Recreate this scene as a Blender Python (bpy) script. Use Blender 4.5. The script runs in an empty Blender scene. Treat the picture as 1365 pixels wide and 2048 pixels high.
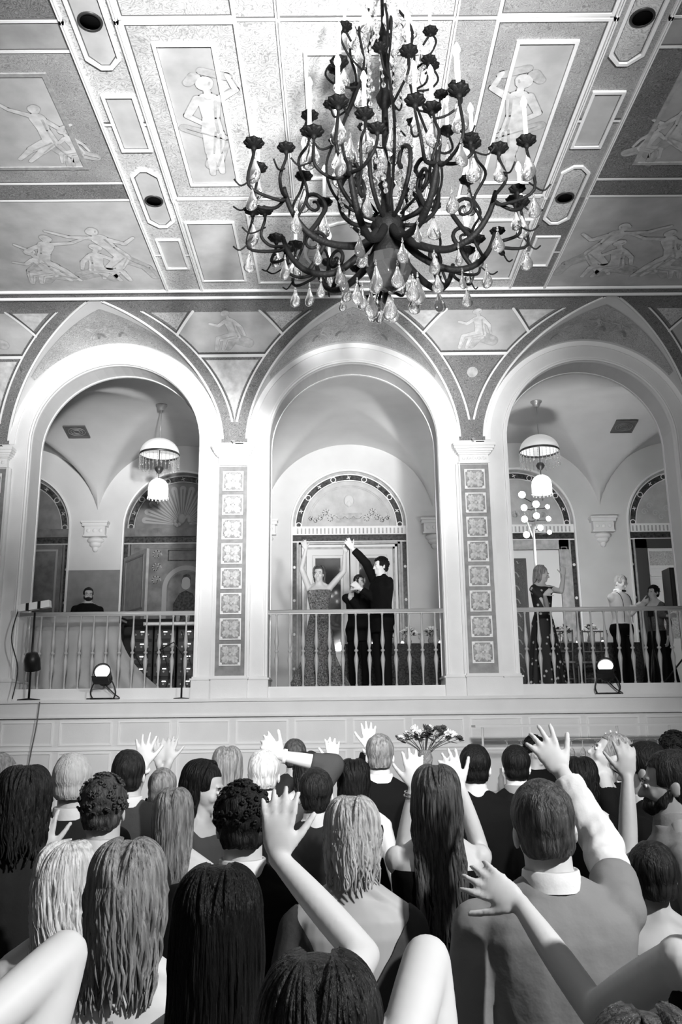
import bpy, bmesh, math, random
from mathutils import Vector, Matrix, noise as mnoise
random.seed(7)
scn = bpy.context.scene
COL = scn.collection
PI = math.pi
R = math.radians

# ------------------------------------------------------------------ camera
F_PX, PITCH, YAW, ROLL = 1746.7, R(13.496), R(.24), R(-.605)
CAM = Vector((-.23, -11.556, 1.92))
_fw = Vector((math.sin(YAW)*math.cos(PITCH), math.cos(YAW)*math.cos(PITCH), math.sin(PITCH)))
_rt = Vector((math.cos(YAW), -math.sin(YAW), 0)); _up = _rt.cross(_fw)
_r2 = _rt*math.cos(ROLL)+_up*math.sin(ROLL); _u2 = _up*math.cos(ROLL)-_rt*math.sin(ROLL)
cd = bpy.data.cameras.new('camera'); cam = bpy.data.objects.new('camera', cd); COL.objects.link(cam)
cd.sensor_fit = 'VERTICAL'; cd.sensor_height = 36; cd.lens = F_PX/2048*36; cd.clip_start = .05
M = Matrix((_r2, _u2, -_fw)).transposed().to_4x4(); M.translation = CAM
cam.matrix_world = M
scn.camera = cam

def ray(u, v):
    return _fw + _r2*((u-682.5)/F_PX) - _u2*((v-1024)/F_PX)
def at(u, v, Y):
    "world point seen at photo pixel u,v on the vertical plane Y"
    d = ray(u, v); return CAM + d*((Y-CAM.y)/d.y)

# ------------------------------------------------------------------ view, world, lights
scn.view_settings.view_transform = 'Standard'; scn.view_settings.look = 'None'
scn.view_settings.gamma = 1; scn.view_settings.use_curve_mapping = False
scn.view_settings.exposure = EXPOSURE = 0.75
w = bpy.data.worlds.new('world'); scn.world = w; w.use_nodes = True
w.node_tree.nodes['Background'].inputs[0].default_value = (1, 1, 1, 1)
w.node_tree.nodes['Background'].inputs[1].default_value = .03

def spot(name, loc, target, power, angle, blend=.6, size=.25):
    l = bpy.data.lights.new(name, 'SPOT'); l.energy = power; l.spot_size = R(angle); l.spot_blend = blend
    l.shadow_soft_size = size
    o = bpy.data.objects.new(name, l); COL.objects.link(o); o.location = loc
    o.rotation_euler = (Vector(target)-Vector(loc)).to_track_quat('-Z', 'Y').to_euler(); return o
def point(name, loc, power, size=.1):
    l = bpy.data.lights.new(name, 'POINT'); l.energy = power; l.shadow_soft_size = size
    o = bpy.data.objects.new(name, l); COL.objects.link(o); o.location = loc; return o
def area(name, loc, target, power, sx, sy):
    l = bpy.data.lights.new(name, 'AREA'); l.energy = power; l.shape = 'RECTANGLE'; l.size = sx; l.size_y = sy
    o = bpy.data.objects.new(name, l); COL.objects.link(o); o.location = loc
    o.rotation_euler = (Vector(target)-Vector(loc)).to_track_quat('-Z', 'Y').to_euler(); return o

spot('ceiling_wash', (1.6, -14.5, 2.6), (-1.15, -2.3, 7.1), 9500, 38, 1.0, .3)
spot('ceiling_wash_wide', (0.5, -14.5, 2.6), (.2, -3.6, 7.1), 1100, 60, .9, .3)
spot('arcade_wash', (1.2, -14.0, 3.2), (-.9, -.3, 6.4), 2300, 29, 1.0, .3)
spot('lower_wall_wash', (0, -13.0, 4.6), (0, -.3, 2.2), 2000, 44, .8, .3)
spot('crowd_key', (4.2, -12.6, 5.6), (-.5, -8.4, 1.3), 1350, 70, .6, .12)
area('hall_fill', (0, -14, 6.6), (0, -3, 3), 25, 5, 2)
spot('loggia_light_middle', (.5, 1.8, 3.0), (.1, 3.0, 7.2), 150, 88, .8, .2)
spot('loggia_uplight_jamb_right', (1.35, .65, 2.6), (.9, .35, 4.2), 30, 80, .8, .06)
spot('loggia_uplight_jamb_left', (-1.3, .62, 2.6), (-1.05, .3, 4.4), 18, 80, .8, .06)
spot('gallery_people_light', (.3, -11.9, 2.9), (.3, 1.0, 3.3), 300, 20, .8, .2)
spot('loggia_light_right', (3.1, 1.0, 4.3), (4.6, 4.4, 6.0), 170, 120, .8, .25)
point('loggia_light_left', (-3.3, 3.2, 5.6), 1, .2)

# ------------------------------------------------------------------ materials
MATS = {}
def mat(name, v, rough=.6, metal=0, spec=.4, bump=0, bscale=40, var=0, vscale=6, emit=0, trans=0, ior=1.45, alpha=1, stretch=None):
    "greyscale principled; var = noise variation of the base value, bump = noise bump"
    if name in MATS: return MATS[name]
    m = bpy.data.materials.new(name); MATS[name] = m; m.use_nodes = True
    nt = m.node_tree; b = nt.nodes['Principled BSDF']
    b.inputs['Base Color'].default_value = (v, v, v, 1); b.inputs['Roughness'].default_value = rough
    b.inputs['Metallic'].default_value = metal; b.inputs['Specular IOR Level'].default_value = spec
    b.inputs['IOR'].default_value = ior; b.inputs['Transmission Weight'].default_value = trans
    b.inputs['Alpha'].default_value = alpha
    if emit: b.inputs['Emission Color'].default_value = (1, 1, 1, 1); b.inputs['Emission Strength'].default_value = emit
    tc = nt.nodes.new('ShaderNodeTexCoord'); mp = nt.nodes.new('ShaderNodeMapping')
    nt.links.new(tc.outputs['Object'], mp.inputs[0])
    if stretch: mp.inputs['Scale'].default_value = stretch
    if var:
        n = nt.nodes.new('ShaderNodeTexNoise'); n.inputs['Scale'].default_value = vscale; n.inputs['Detail'].default_value = 5
        nt.links.new(mp.outputs[0], n.inputs['Vector'])
        r = nt.nodes.new('ShaderNodeValToRGB'); lo, hi = max(0, v*(1-var)), min(1, v*(1+var))
        r.color_ramp.elements[0].position = .3; r.color_ramp.elements[1].position = .7
        r.color_ramp.elements[0].color = (lo, lo, lo, 1); r.color_ramp.elements[1].color = (hi, hi, hi, 1)
        nt.links.new(n.outputs[0], r.inputs[0]); nt.links.new(r.outputs[0], b.inputs['Base Color'])
    if bump:
        n = nt.nodes.new('ShaderNodeTexNoise'); n.inputs['Scale'].default_value = bscale; n.inputs['Detail'].default_value = 4
        nt.links.new(mp.outputs[0], n.inputs['Vector'])
        bp = nt.nodes.new('ShaderNodeBump'); bp.inputs['Strength'].default_value = bump; bp.inputs['Distance'].default_value = .02
        nt.links.new(n.outputs[0], bp.inputs['Height']); nt.links.new(bp.outputs[0], b.inputs['Normal'])
    return m

def ornament(name, base, line, hi, scale=9, width=.07):
    scale *= 1.9
    "painted scrollwork: dark curls and pale flecks on a ground"
    if name in MATS: return MATS[name]
    m = bpy.data.materials.new(name); MATS[name] = m; m.use_nodes = True
    nt = m.node_tree; b = nt.nodes['Principled BSDF']; b.inputs['Roughness'].default_value = .75
    N = nt.nodes.new; L = nt.links.new
    tc = N('ShaderNodeTexCoord')
    n1 = N('ShaderNodeTexNoise'); n1.inputs['Scale'].default_value = scale*.45; n1.inputs['Detail'].default_value = 2
    L(tc.outputs['Object'], n1.inputs['Vector'])
    ad = N('ShaderNodeVectorMath'); ad.operation = 'MULTIPLY_ADD'; ad.inputs[1].default_value = (.55, .55, .55)
    L(n1.outputs['Color'], ad.inputs[0]); L(tc.outputs['Object'], ad.inputs[2])
    wv = N('ShaderNodeTexWave'); wv.wave_type = 'RINGS'; wv.rings_direction = 'SPHERICAL'; wv.inputs['Scale'].default_value = scale*.5
    wv.inputs['Distortion'].default_value = 9; wv.inputs['Detail'].default_value = 3; wv.inputs['Detail Scale'].default_value = 1.6
    L(ad.outputs[0], wv.inputs['Vector'])
    r1 = N('ShaderNodeValToRGB'); e = r1.color_ramp.elements
    e[0].position = .0; e[0].color = (line, line, line, 1); e[1].position = width+.09; e[1].color = (base, base, base, 1)
    a = r1.color_ramp.elements.new(.86); a.color = (base*1.05,)*3+(1,); c = r1.color_ramp.elements.new(.97); c.color = (hi, hi, hi, 1)
    L(wv.outputs['Fac'], r1.inputs[0])
    n2 = N('ShaderNodeTexNoise'); n2.inputs['Scale'].default_value = 2.2; n2.inputs['Detail'].default_value = 6
    L(tc.outputs['Object'], n2.inputs['Vector'])
    mx = N('ShaderNodeMix'); mx.data_type = 'RGBA'; mx.blend_type = 'MULTIPLY'; mx.inputs[0].default_value = .55
    r2 = N('ShaderNodeValToRGB'); r2.color_ramp.elements[0].position = .33; r2.color_ramp.elements[1].position = .66
    r2.color_ramp.elements[0].color = (.55, .55, .55, 1)
    L(n2.outputs[0], r2.inputs[0]); L(r1.outputs[0], mx.inputs[6]); L(r2.outputs[0], mx.inputs[7])
    L(mx.outputs[2], b.inputs['Base Color'])
    return m

plaster = mat('plaster_white', .74, .7, var=.04, vscale=3, bump=.05, bscale=60)
plaster_grey = mat('plaster_pale_grey', .50, .75, var=.05, vscale=3)
moulding = mat('moulding_white', .86, .6)
loggia_pl = mat('loggia_plaster', .62, .8, var=.05, vscale=2)
dark_panel_m = mat('loggia_dark_panel', .22, .7, var=.1)
dark_line = mat('moulding_shadow_line', .10, .5)  # dark strips along the mouldings, painting in their edge shadows
orn_d = ornament('scrollwork_dark', .20, .10, .30, 9)
orn_m = ornament('scrollwork_mid', .36, .22, .46, 10)
orn_l = ornament('scrollwork_pale', .58, .34, .72, 8)
marble = mat('dark_marble', .05, .3, var=.8, vscale=22)
paint_bg = mat('painted_sky', .48, .8, var=.18, vscale=3)
paint_bg2 = mat('painted_ground', .36, .8, var=.2, vscale=4)
paint_fig = mat('painted_figure', .60, .8, var=.22, vscale=11)
paint_dark = mat('painted_outline', .32, .8, var=.2, vscale=20)
paint_mid = mat('painted_drapery', .44, .8, var=.22, vscale=16)
black = mat('black_void', .004, .9, spec=0)
floor_m = mat('wood_floor', .10, .35, var=.25, vscale=3, stretch=(1, 8, 1))

# ------------------------------------------------------------------ mesh helpers
class MB:
    def __init__(s): s.v = []; s.f = []; s.m = []; s.s = []
    def face(s, idx, mi=0, sm=False): s.f.append(idx); s.m.append(mi); s.s.append(sm)
    def box(s, x0, x1, y0, y1, z0, z1, mi=0):
        b = len(s.v)
        s.v += [(x, y, z) for z in (z0, z1) for y in (y0, y1) for x in (x0, x1)]
        for q in ((0, 2, 3, 1), (4, 5, 7, 6), (0, 1, 5, 4), (2, 6, 7, 3), (0, 4, 6, 2), (1, 3, 7, 5)): s.face([b+i for i in q], mi)
        return s
    def obox(s, c, ax, ay, az, mi=0):
        "oriented box: centre and three half-axis vectors"
        b = len(s.v); c = Vector(c)
        s.v += [tuple(c+Vector(ax)*i+Vector(ay)*j+Vector(az)*k) for k in (-1, 1) for j in (-1, 1) for i in (-1, 1)]
        for q in ((0, 2, 3, 1), (4, 5, 7, 6), (0, 1, 5, 4), (2, 6, 7, 3), (0, 4, 6, 2), (1, 3, 7, 5)): s.face([b+i for i in q], mi)
        return s
    def ring(s, pts, mi=0): b = len(s.v); s.v += [tuple(p) for p in pts]; return b
    def tube(s, pts, rad, seg=8, mi=0, cap=True, flat=1.0):
        pts = [Vector(p) for p in pts]; n = len(pts)
        if not hasattr(rad, '__len__'): rad = [rad]*n
        t = (pts[1]-pts[0]).normalized(); a = t.orthogonal().normalized(); b0 = len(s.v)
        for i, p in enumerate(pts):
            if 0 < i < n-1: t2 = (pts[i+1]-pts[i-1])
            elif i == n-1: t2 = pts[i]-pts[i-1]
            else: t2 = pts[1]-pts[0]
            if t2.length > 1e-9: t = t2.normalized()
            a = a-t*a.dot(t); a = a.normalized() if a.length > 1e-6 else t.orthogonal().normalized()
            c = t.cross(a)
            for k in range(seg):
                an = 2*PI*k/seg; s.v.append(tuple(p+(a*math.cos(an)+c*math.sin(an)*flat)*rad[i]))
        for i in range(n-1):
            for k in range(seg):
                k2 = (k+1) % seg; s.face([b0+i*seg+k, b0+i*seg+k2, b0+(i+1)*seg+k2, b0+(i+1)*seg+k], mi, True)
        if cap:
            s.face([b0+k for k in range(seg)][::-1], mi); s.face([b0+(n-1)*seg+k for k in range(seg)], mi)
        return s
    def lathe(s, prof, seg=24, c=(0, 0, 0), mi=0, a0=0, a1=2*PI, scallop=None, smooth=True):
        b0 = len(s.v); full = abs(a1-a0-2*PI) < 1e-6; ns = seg if full else seg+1
        for r, z in prof:
            for k in range(ns):
                an = a0+(a1-a0)*k/seg; rr = r*(1+(scallop[1]*math.cos(an*scallop[0]) if scallop else 0))
                s.v.append((c[0]+rr*math.cos(an), c[1]+rr*math.sin(an), c[2]+z))
        for i in range(len(prof)-1):
            for k in range(seg):
                k2 = (k+1) % ns; s.face([b0+i*ns+k, b0+i*ns+k2, b0+(i+1)*ns+k2, b0+(i+1)*ns+k], mi, smooth)
        return s
    def grid(s, fn, nu, nv, mi=0, sm=True, closeu=False):
        b0 = len(s.v); W = nu if closeu else nu+1
        for j in range(nv+1):
            for i in range(W): s.v.append(tuple(fn(i/nu, j/nv)))
        for j in range(nv):
            for i in range(nu):
                i2 = (i+1) % W; s.face([b0+j*W+i, b0+j*W+i2, b0+(j+1)*W+i2, b0+(j+1)*W+i], mi, sm)
        return s
    def ell(s, c, r, seg=12, rings=8, mi=0, M=None):
        c = Vector(c)
        def fn(u, v):
            a = 2*PI*u; b = PI*(v-.5); p = Vector((r[0]*math.cos(b)*math.cos(a), r[1]*math.cos(b)*math.sin(a), r[2]*math.sin(b)))
            return c+(M @ p if M else p)
        return s.grid(fn, seg, rings, mi, True, True)
    def poly(s, pts, mi=0): b = s.ring(pts); s.face([b+i for i in range(len(pts))], mi); return s
    def sweep(s, path, normals, prof, ydir, mi=0, closed=False, sm=False):
        "profile (offset along normal, offset along ydir) swept along path"
        b0 = len(s.v); n = len(prof); ydir = Vector(ydir)
        for p, nn in zip(path, normals):
            for a, b in prof: s.v.append(tuple(Vector(p)+Vector(nn)*a+ydir*b))
        m = len(path)
        for i in range(m if closed else m-1):
            i2 = (i+1) % m
            for k in range(n-1): s.face([b0+i*n+k, b0+i*n+k+1, b0+i2*n+k+1, b0+i2*n+k], mi, sm)
        return s
    def frame(s, x0, x1, y0, y1, wd, fn, h, mi=0, sub=1):
        "rectangular raised frame in 2D mapped by fn(x,y,height)"
        pts = [(x0, y0), (x1, y0), (x1, y1), (x0, y1)]
        return s.pframe(pts, wd, fn, h, mi, sub)
    def pframe(s, pts, wd, fn, h, mi=0, sub=1):
        "raised strip following a closed convex polygon, inset by wd"
        n = len(pts); P = [Vector(p) for p in pts]; c = sum(P, Vector((0, 0)))/n
        ar = sum(P[i].x*P[(i+1) % n].y-P[(i+1) % n].x*P[i].y for i in range(n)); sg = 1 if ar > 0 else -1
        ins = []
        for i in range(n):
            e1 = (P[i]-P[i-1]).normalized(); e2 = (P[(i+1) % n]-P[i]).normalized()
            n1 = Vector((-e1.y, e1.x))*sg; n2 = Vector((-e2.y, e2.x))*sg
            d = (n1+n2); k = 1/max(.2, (1+n1.dot(n2))); ins.append(P[i]+d*wd*k)
        for i in range(n):
            A, B, C_, D = P[i], P[(i+1) % n], ins[(i+1) % n], ins[i]
            for t in range(sub):
                f0, f1 = t/sub, (t+1)/sub
                a, b = A.lerp(B, f0), A.lerp(B, f1); d, c2 = D.lerp(C_, f0), D.lerp(C_, f1)
                q = len(s.v); ins_pts = (a, b, c2, d)
                s.v += [tuple(fn(p.x, p.y, h)) for p in ins_pts]+[tuple(fn(p.x, p.y, -.004)) for p in ins_pts]
                s.face([q, q+1, q+2, q+3], mi); s.face([q, q+4, q+5, q+1], mi); s.face([q+3, q+2, q+6, q+7], mi)
        return s
    def patch(s, pts, fn, h, mi=0, step=None):
        "filled 2D polygon mapped by fn; cut along a grid of the given step so that it follows a curved surface"
        if not step: return s.poly([fn(x, y, h) for x, y in pts], mi)
        bm = bmesh.new(); bm.faces.new([bm.verts.new((x, y, 0)) for x, y in pts])
        xs = [p[0] for p in pts]; ys = [p[1] for p in pts]
        for lo, hi, ax in ((min(xs), max(xs), 0), (min(ys), max(ys), 1)):
            st = step[ax] if hasattr(step, '__len__') else step
            t = lo+st
            while t < hi-st*.1:
                co = (t, 0, 0) if ax == 0 else (0, t, 0); no = (1, 0, 0) if ax == 0 else (0, 1, 0)
                bmesh.ops.bisect_plane(bm, geom=bm.verts[:]+bm.edges[:]+bm.faces[:], plane_co=co, plane_no=no); t += st
        bm.verts.index_update(); b = len(s.v)
        s.v += [tuple(fn(v.co.x, v.co.y, h)) for v in bm.verts]
        for f in bm.faces: s.face([b+v.index for v in f.verts], mi)
        bm.free(); return s
    def add(s, o, M=None, mo=0):
        b = len(s.v); s.v += [tuple(M @ Vector(v)) if M else v for v in o.v]
        for f, m, q in zip(o.f, o.m, o.s): s.face([b+i for i in f], m+mo, q)
        return s
    def mesh(s, name, mats):
        me = bpy.data.meshes.new(name); me.from_pydata(s.v, [], s.f)
        for m in (mats if isinstance(mats, (list, tuple)) else [mats]): me.materials.append(m)
        me.polygons.foreach_set('material_index', s.m); me.polygons.foreach_set('use_smooth', s.s); me.update()
        return me
    def build(s, name, mats, parent=None, loc=None, rot=None):
        o = bpy.data.objects.new(name, s.mesh(name, mats)); COL.objects.link(o)
        if parent: o.parent = parent
        if loc: o.location = loc
        if rot: o.rotation_euler = rot
        return o

def tag(o, label=None, cat=None, group=None, kind=None):
    if label: o['label'] = label
    if cat: o['category'] = cat
    if group: o['group'] = group
    if kind: o['kind'] = kind
    return o
def thing(name, label, cat, loc=(0, 0, 0), rotz=0, group=None):
    o = bpy.data.objects.new(name, None); COL.objects.link(o); o.empty_display_size = .1
    o.location = loc; o.rotation_euler = (0, 0, rotz); return tag(o, label, cat, group)
def struct(name, mb, mats, parent=None):
    o = mb.build(name, mats, parent)
    if not parent: o['kind'] = 'structure'
    return o
def copy_tree(o, parent=None):
    c = o.copy(); COL.objects.link(c)
    if parent: c.parent = parent
    for ch in list(o.children): copy_tree(ch, c)
    return c

# ================================================================== THE SHELL
BW = 3.3                       # bay width
ZC, ZB = 7.164, 2.22           # ceiling, gallery floor
ZS = 5.70                      # springing of cove and arches
CD, CH, BR = 1.43, 1.464, 1.465  # cove depth, height, penetration radius
WT, AR = .46, 1.17             # arcade wall thickness, arch radius
XS = 8.25
struct('floor', MB().box(-XS, XS, -18, -.3, -.1, 0), floor_m)
struct('wall_left', MB().box(-XS-.2, -XS, -18.2, 5.4, -.1, ZC+.4), mat('side_wall_bounce_cut', .22, .8))  # unseen side walls kept dark to cut bounced light
struct('wall_right', MB().box(XS, XS+.2, -18.2, 5.4, -.1, ZC+.4), mat('side_wall_bounce_cut', .22, .8))
struct('wall_rear', MB().box(-XS, XS, -18.2, -18, -.1, ZC), mat('rear_wall_bounce_cut', .08, .7))  # out of view; dark tone added only to cut bounced light

# arcade wall with five arches
def arch_wall(mb, xc, z0, z1, y0, y1, r, zs, mi=0, hb=BW/2, soffit=True, back=True, n=28):
    ca = math.atan2(z1-zs, hb); ths = sorted(set([PI*i/n for i in range(n+1)]+[ca, PI-ca]))
    inn, out = [(r, z0)], [(hb, z0)]
    for t in ths:
        c, s_ = math.cos(t), math.sin(t); inn.append((r*c, zs+r*s_))
        k = min(hb/abs(c) if abs(c) > 1e-6 else 9e9, (z1-zs)/s_ if s_ > 1e-6 else 9e9); out.append((c*k, zs+s_*k))
    inn.append((-r, z0)); out.append((-hb, z0))
    for i in range(len(inn)-1):
        a, b, c, d = inn[i], inn[i+1], out[i+1], out[i]
        mb.poly([(xc+p[0], y0, p[1]) for p in (a, b, c, d)], mi)
        if back: mb.poly([(xc+p[0], y1, p[1]) for p in (d, c, b, a)], mi)
        if soffit: mb.poly([(xc+a[0], y0, a[1]), (xc+a[0], y1, a[1]), (xc+b[0], y1, b[1]), (xc+b[0], y0, b[1])], mi)
    return inn
def arch_path(xc, r, z0, zs, n=40):
    pts = [(xc+r, z0), (xc+r, zs)]+[(xc+r*math.cos(PI*i/n), zs+r*math.sin(PI*i/n)) for i in range(1, n)]+[(xc-r, zs), (xc-r, z0)]
    nr = [(1, 0), (1, 0)]+[(math.cos(PI*i/n), math.sin(PI*i/n)) for i in range(1, n)]+[(-1, 0), (-1, 0)]
    return pts, nr
def arch_sweep(mb, xc, r, z0, zs, prof, y, mi=0, n=40):
    p, q = arch_path(xc, r, z0, zs, n)
    mb.sweep([(a, y, b) for a, b in p], [(a, 0, b) for a, b in q], prof, (0, 1, 0), mi, sm=False)

wall = MB()
for k in range(-2, 3): arch_wall(wall, k*BW, ZB-.05, ZC+.15, 0, WT, AR, ZS, 0)
struct('wall_arcade', wall, plaster)
tr = MB()
for k in range(-2, 3):
    arch_sweep(tr, k*BW, AR, ZB+.28, ZS, [(.0, .0), (.0, -.03), (.02, -.035), (.04, -.02), (.05, -.02), (.055, 0)], 0)
    arch_sweep(tr, k*BW, AR, ZB+.28, ZS, [(0, 0), (-.008, .02), (-.008, .05), (0, .07)], 0)
    arch_sweep(tr, k*BW, AR, ZB+.28, ZS, [(.0, .0), (-.012, -.0), (-.012, -.04), (.0, -.04)], WT)
struct('trim_1', tr, moulding)
tr = MB()  # pale fillet where the vault penetration meets the wall
for k in range(-2, 3): arch_sweep(tr, k*BW, BR-.07, ZS, ZS, [(0, 0), (.0, -.02), (.075, -.02), (.075, 0)], 0)
struct('trim_2', tr, moulding)

# cove with vault penetrations
def cove(xp, ph, h=0):
    n = Vector((0, -math.cos(ph)/CD, -math.sin(ph)/CH)).normalized()
    return Vector((xp, -CD*(1-math.cos(ph)), ZS+CH*math.sin(ph)))+n*h
def hw(ph): return BW/2-BR*math.cos(ph)
def gw(ph, b): return max(0, hw(ph)-b*math.sqrt(1+math.sin(ph)**2))
cv = MB()
for k in range(-3, 3):
    xc = (k+.5)*BW
    cv.grid(lambda u, v: cove(xc+(2*u-1)*hw(v*PI/2)*(1+.0), v*PI/2), 12, 36, 0)
struct('ceiling_cove', cv, orn_d)
bv = MB()
for k in range(-2, 3):
    xc = k*BW
    def bf(u, v):
        t = PI*u; return (xc+BR*math.cos(t), -v*CD*(1-abs(math.cos(math.asin(min(1, math.sin(t)))))), ZS+CH*math.sin(t))
    bv.grid(bf, 64, 8, 0)
struct('ceiling_lunette_vault', bv, plaster)

BB = .165  # border band width of the spandrels
def bandpts(side, ph0, ph1, b0, b1, n=26):
    o = []
    for i in range(n+1):
        p = ph0+(ph1-ph0)*i/n; o.append((side*gw(p, b0), p))
    i2 = [(side*gw(ph1+(ph0-ph1)*i/n, b1), ph1+(ph0-ph1)*i/n) for i in range(n+1)]
    return o+i2
def strip(mb, fa, fb, ph0, ph1, xc, h, mi, n=30):
    "strip on the cove between two offset curves"
    b = len(mb.v)
    for i in range(n+1):
        p = ph0+(ph1-ph0)*i/n; mb.v.append(tuple(cove(xc+fa(p), p, h))); mb.v.append(tuple(cove(xc+fb(p), p, h)))
        mb.v.append(tuple(cove(xc+fa(p), p, -.003))); mb.v.append(tuple(cove(xc+fb(p), p, -.003)))
    for i in range(n):
        q = b+4*i; mb.face([q, q+1, q+5, q+4], mi); mb.face([q+2, q, q+4, q+6], mi); mb.face([q+1, q+3, q+7, q+5], mi)

# ------------------------------------------------------------------ painted figures (flat paint on the plaster)
def cap2(a, ra, b, rb, n=7):
    ax, ay = a; bx, by = b; an = math.atan2(by-ay, bx-ax); o = []
    for i in range(n+1): t = an+PI/2+PI*i/n; o.append((ax+ra*math.cos(t), ay+ra*math.sin(t)))
    for i in range(n+1): t = an-PI/2+PI*i/n; o.append((bx+rb*math.cos(t), by+rb*math.sin(t)))
    return o
# each limb: x1,y1,r1,x2,y2,r2,tone (0 skin, 1 drapery) in units of figure height
FIG = {
 'standing': [(-.02, .0, .02, .0, .24, .035, 0), (.05, .02, .02, .05, .24, .035, 0), (0, .24, .04, .03, .46, .06, 0), (.05, .24, .04, .06, .44, .06, 0),
              (.04, .46, .075, .05, .60, .055, 0), (.05, .60, .055, .06, .76, .075, 0), (-.01, .78, .03, -.10, .62, .025, 0), (-.10, .62, .024, .02, .52, .018, 0),
              (.13, .78, .03, .24, .86, .022, 0), (.24, .86, .02, .20, .99, .015, 0), (.06, .80, .025, .06, .86, .022, 0), (.05, .91, .055, .06, .93, .05, 0),
              (-.14, .5, .035, .10, .38, .05, 1), (.1, .38, .05, .0, .10, .06, 1), (-.05, .92, .03, .0, .97, .04, 1), (.2, .97, .03, .05, 1.02, .03, 1)],
 'seated': [(0, 0, .03, .05, .2, .045, 0), (.05, .2, .05, .3, .26, .07, 0), (.12, 0, .03, .18, .18, .045, 0), (.18, .18, .05, .34, .22, .07, 0),
            (.33, .25, .1, .3, .42, .075, 0), (.3, .42, .08, .27, .56, .09, 0), (.2, .58, .035, .08, .47, .03, 0), (.08, .47, .028, -.06, .52, .02, 0),
            (.33, .58, .035, .45, .44, .03, 0), (.45, .44, .028, .5, .28, .02, 0), (.25, .66, .03, .24, .68, .03, 0), (.21, .75, .065, .23, .77, .06, 0),
            (.35, .2, .1, .55, .12, .09, 1), (.3, .18, .07, .2, .04, .06, 1)],
 'leaning': [(.0, .0, .02, .1, .2, .035, 0), (.1, .2, .04, .25, .38, .06, 0), (.1, .0, .02, .2, .2, .035, 0), (.2, .2, .04, .28, .38, .06, 0),
             (.27, .4, .075, .2, .56, .06, 0), (.2, .56, .06, .14, .7, .08, 0), (.08, .72, .03, -.12, .74, .022, 0), (-.12, .74, .022, -.3, .84, .015, 0),
             (.2, .7, .03, .34, .62, .025, 0), (.34, .62, .022, .44, .72, .016, 0), (.1, .82, .055, .11, .84, .05, 0), (.28, .36, .07, .45, .2, .05, 1), (.45, .2, .05, .5, .02, .04, 1)],
}
def paint(mb, kind, ox, oy, sc, fn, h0=.003, flip=1, upx=0, upy=1, mats=(1, 2, 3)):
    "mats: skin, outline, drapery indices"
    rx, ry = upy, -upx
    def T(x, y): x *= flip; return (ox+sc*(x*rx+y*upx), oy+sc*(x*ry+y*upy))
    L = FIG[kind]; h = h0
    for x1, y1, r1, x2, y2, r2, t in L:
        g = .006; mb.patch(cap2(T(x1, y1), sc*(r1+g), T(x2, y2), sc*(r2+g)), fn, h, mats[1])
    for x1, y1, r1, x2, y2, r2, t in sorted(L, key=lambda q: -q[6]):
        h += .0004; mb.patch(cap2(T(x1, y1), sc*r1, T(x2, y2), sc*r2), fn, h, mats[2] if t else mats[0])
    # modelling strokes
    h += .0006
    for x1, y1, r1, x2, y2, r2, t in L:
        if r1+r2 > .07: mb.patch(cap2(T(x1+r1*.55, y1), sc*r1*.14, T(x2+r2*.55, y2), sc*r2*.14, 4), fn, h, mats[2])

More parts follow.
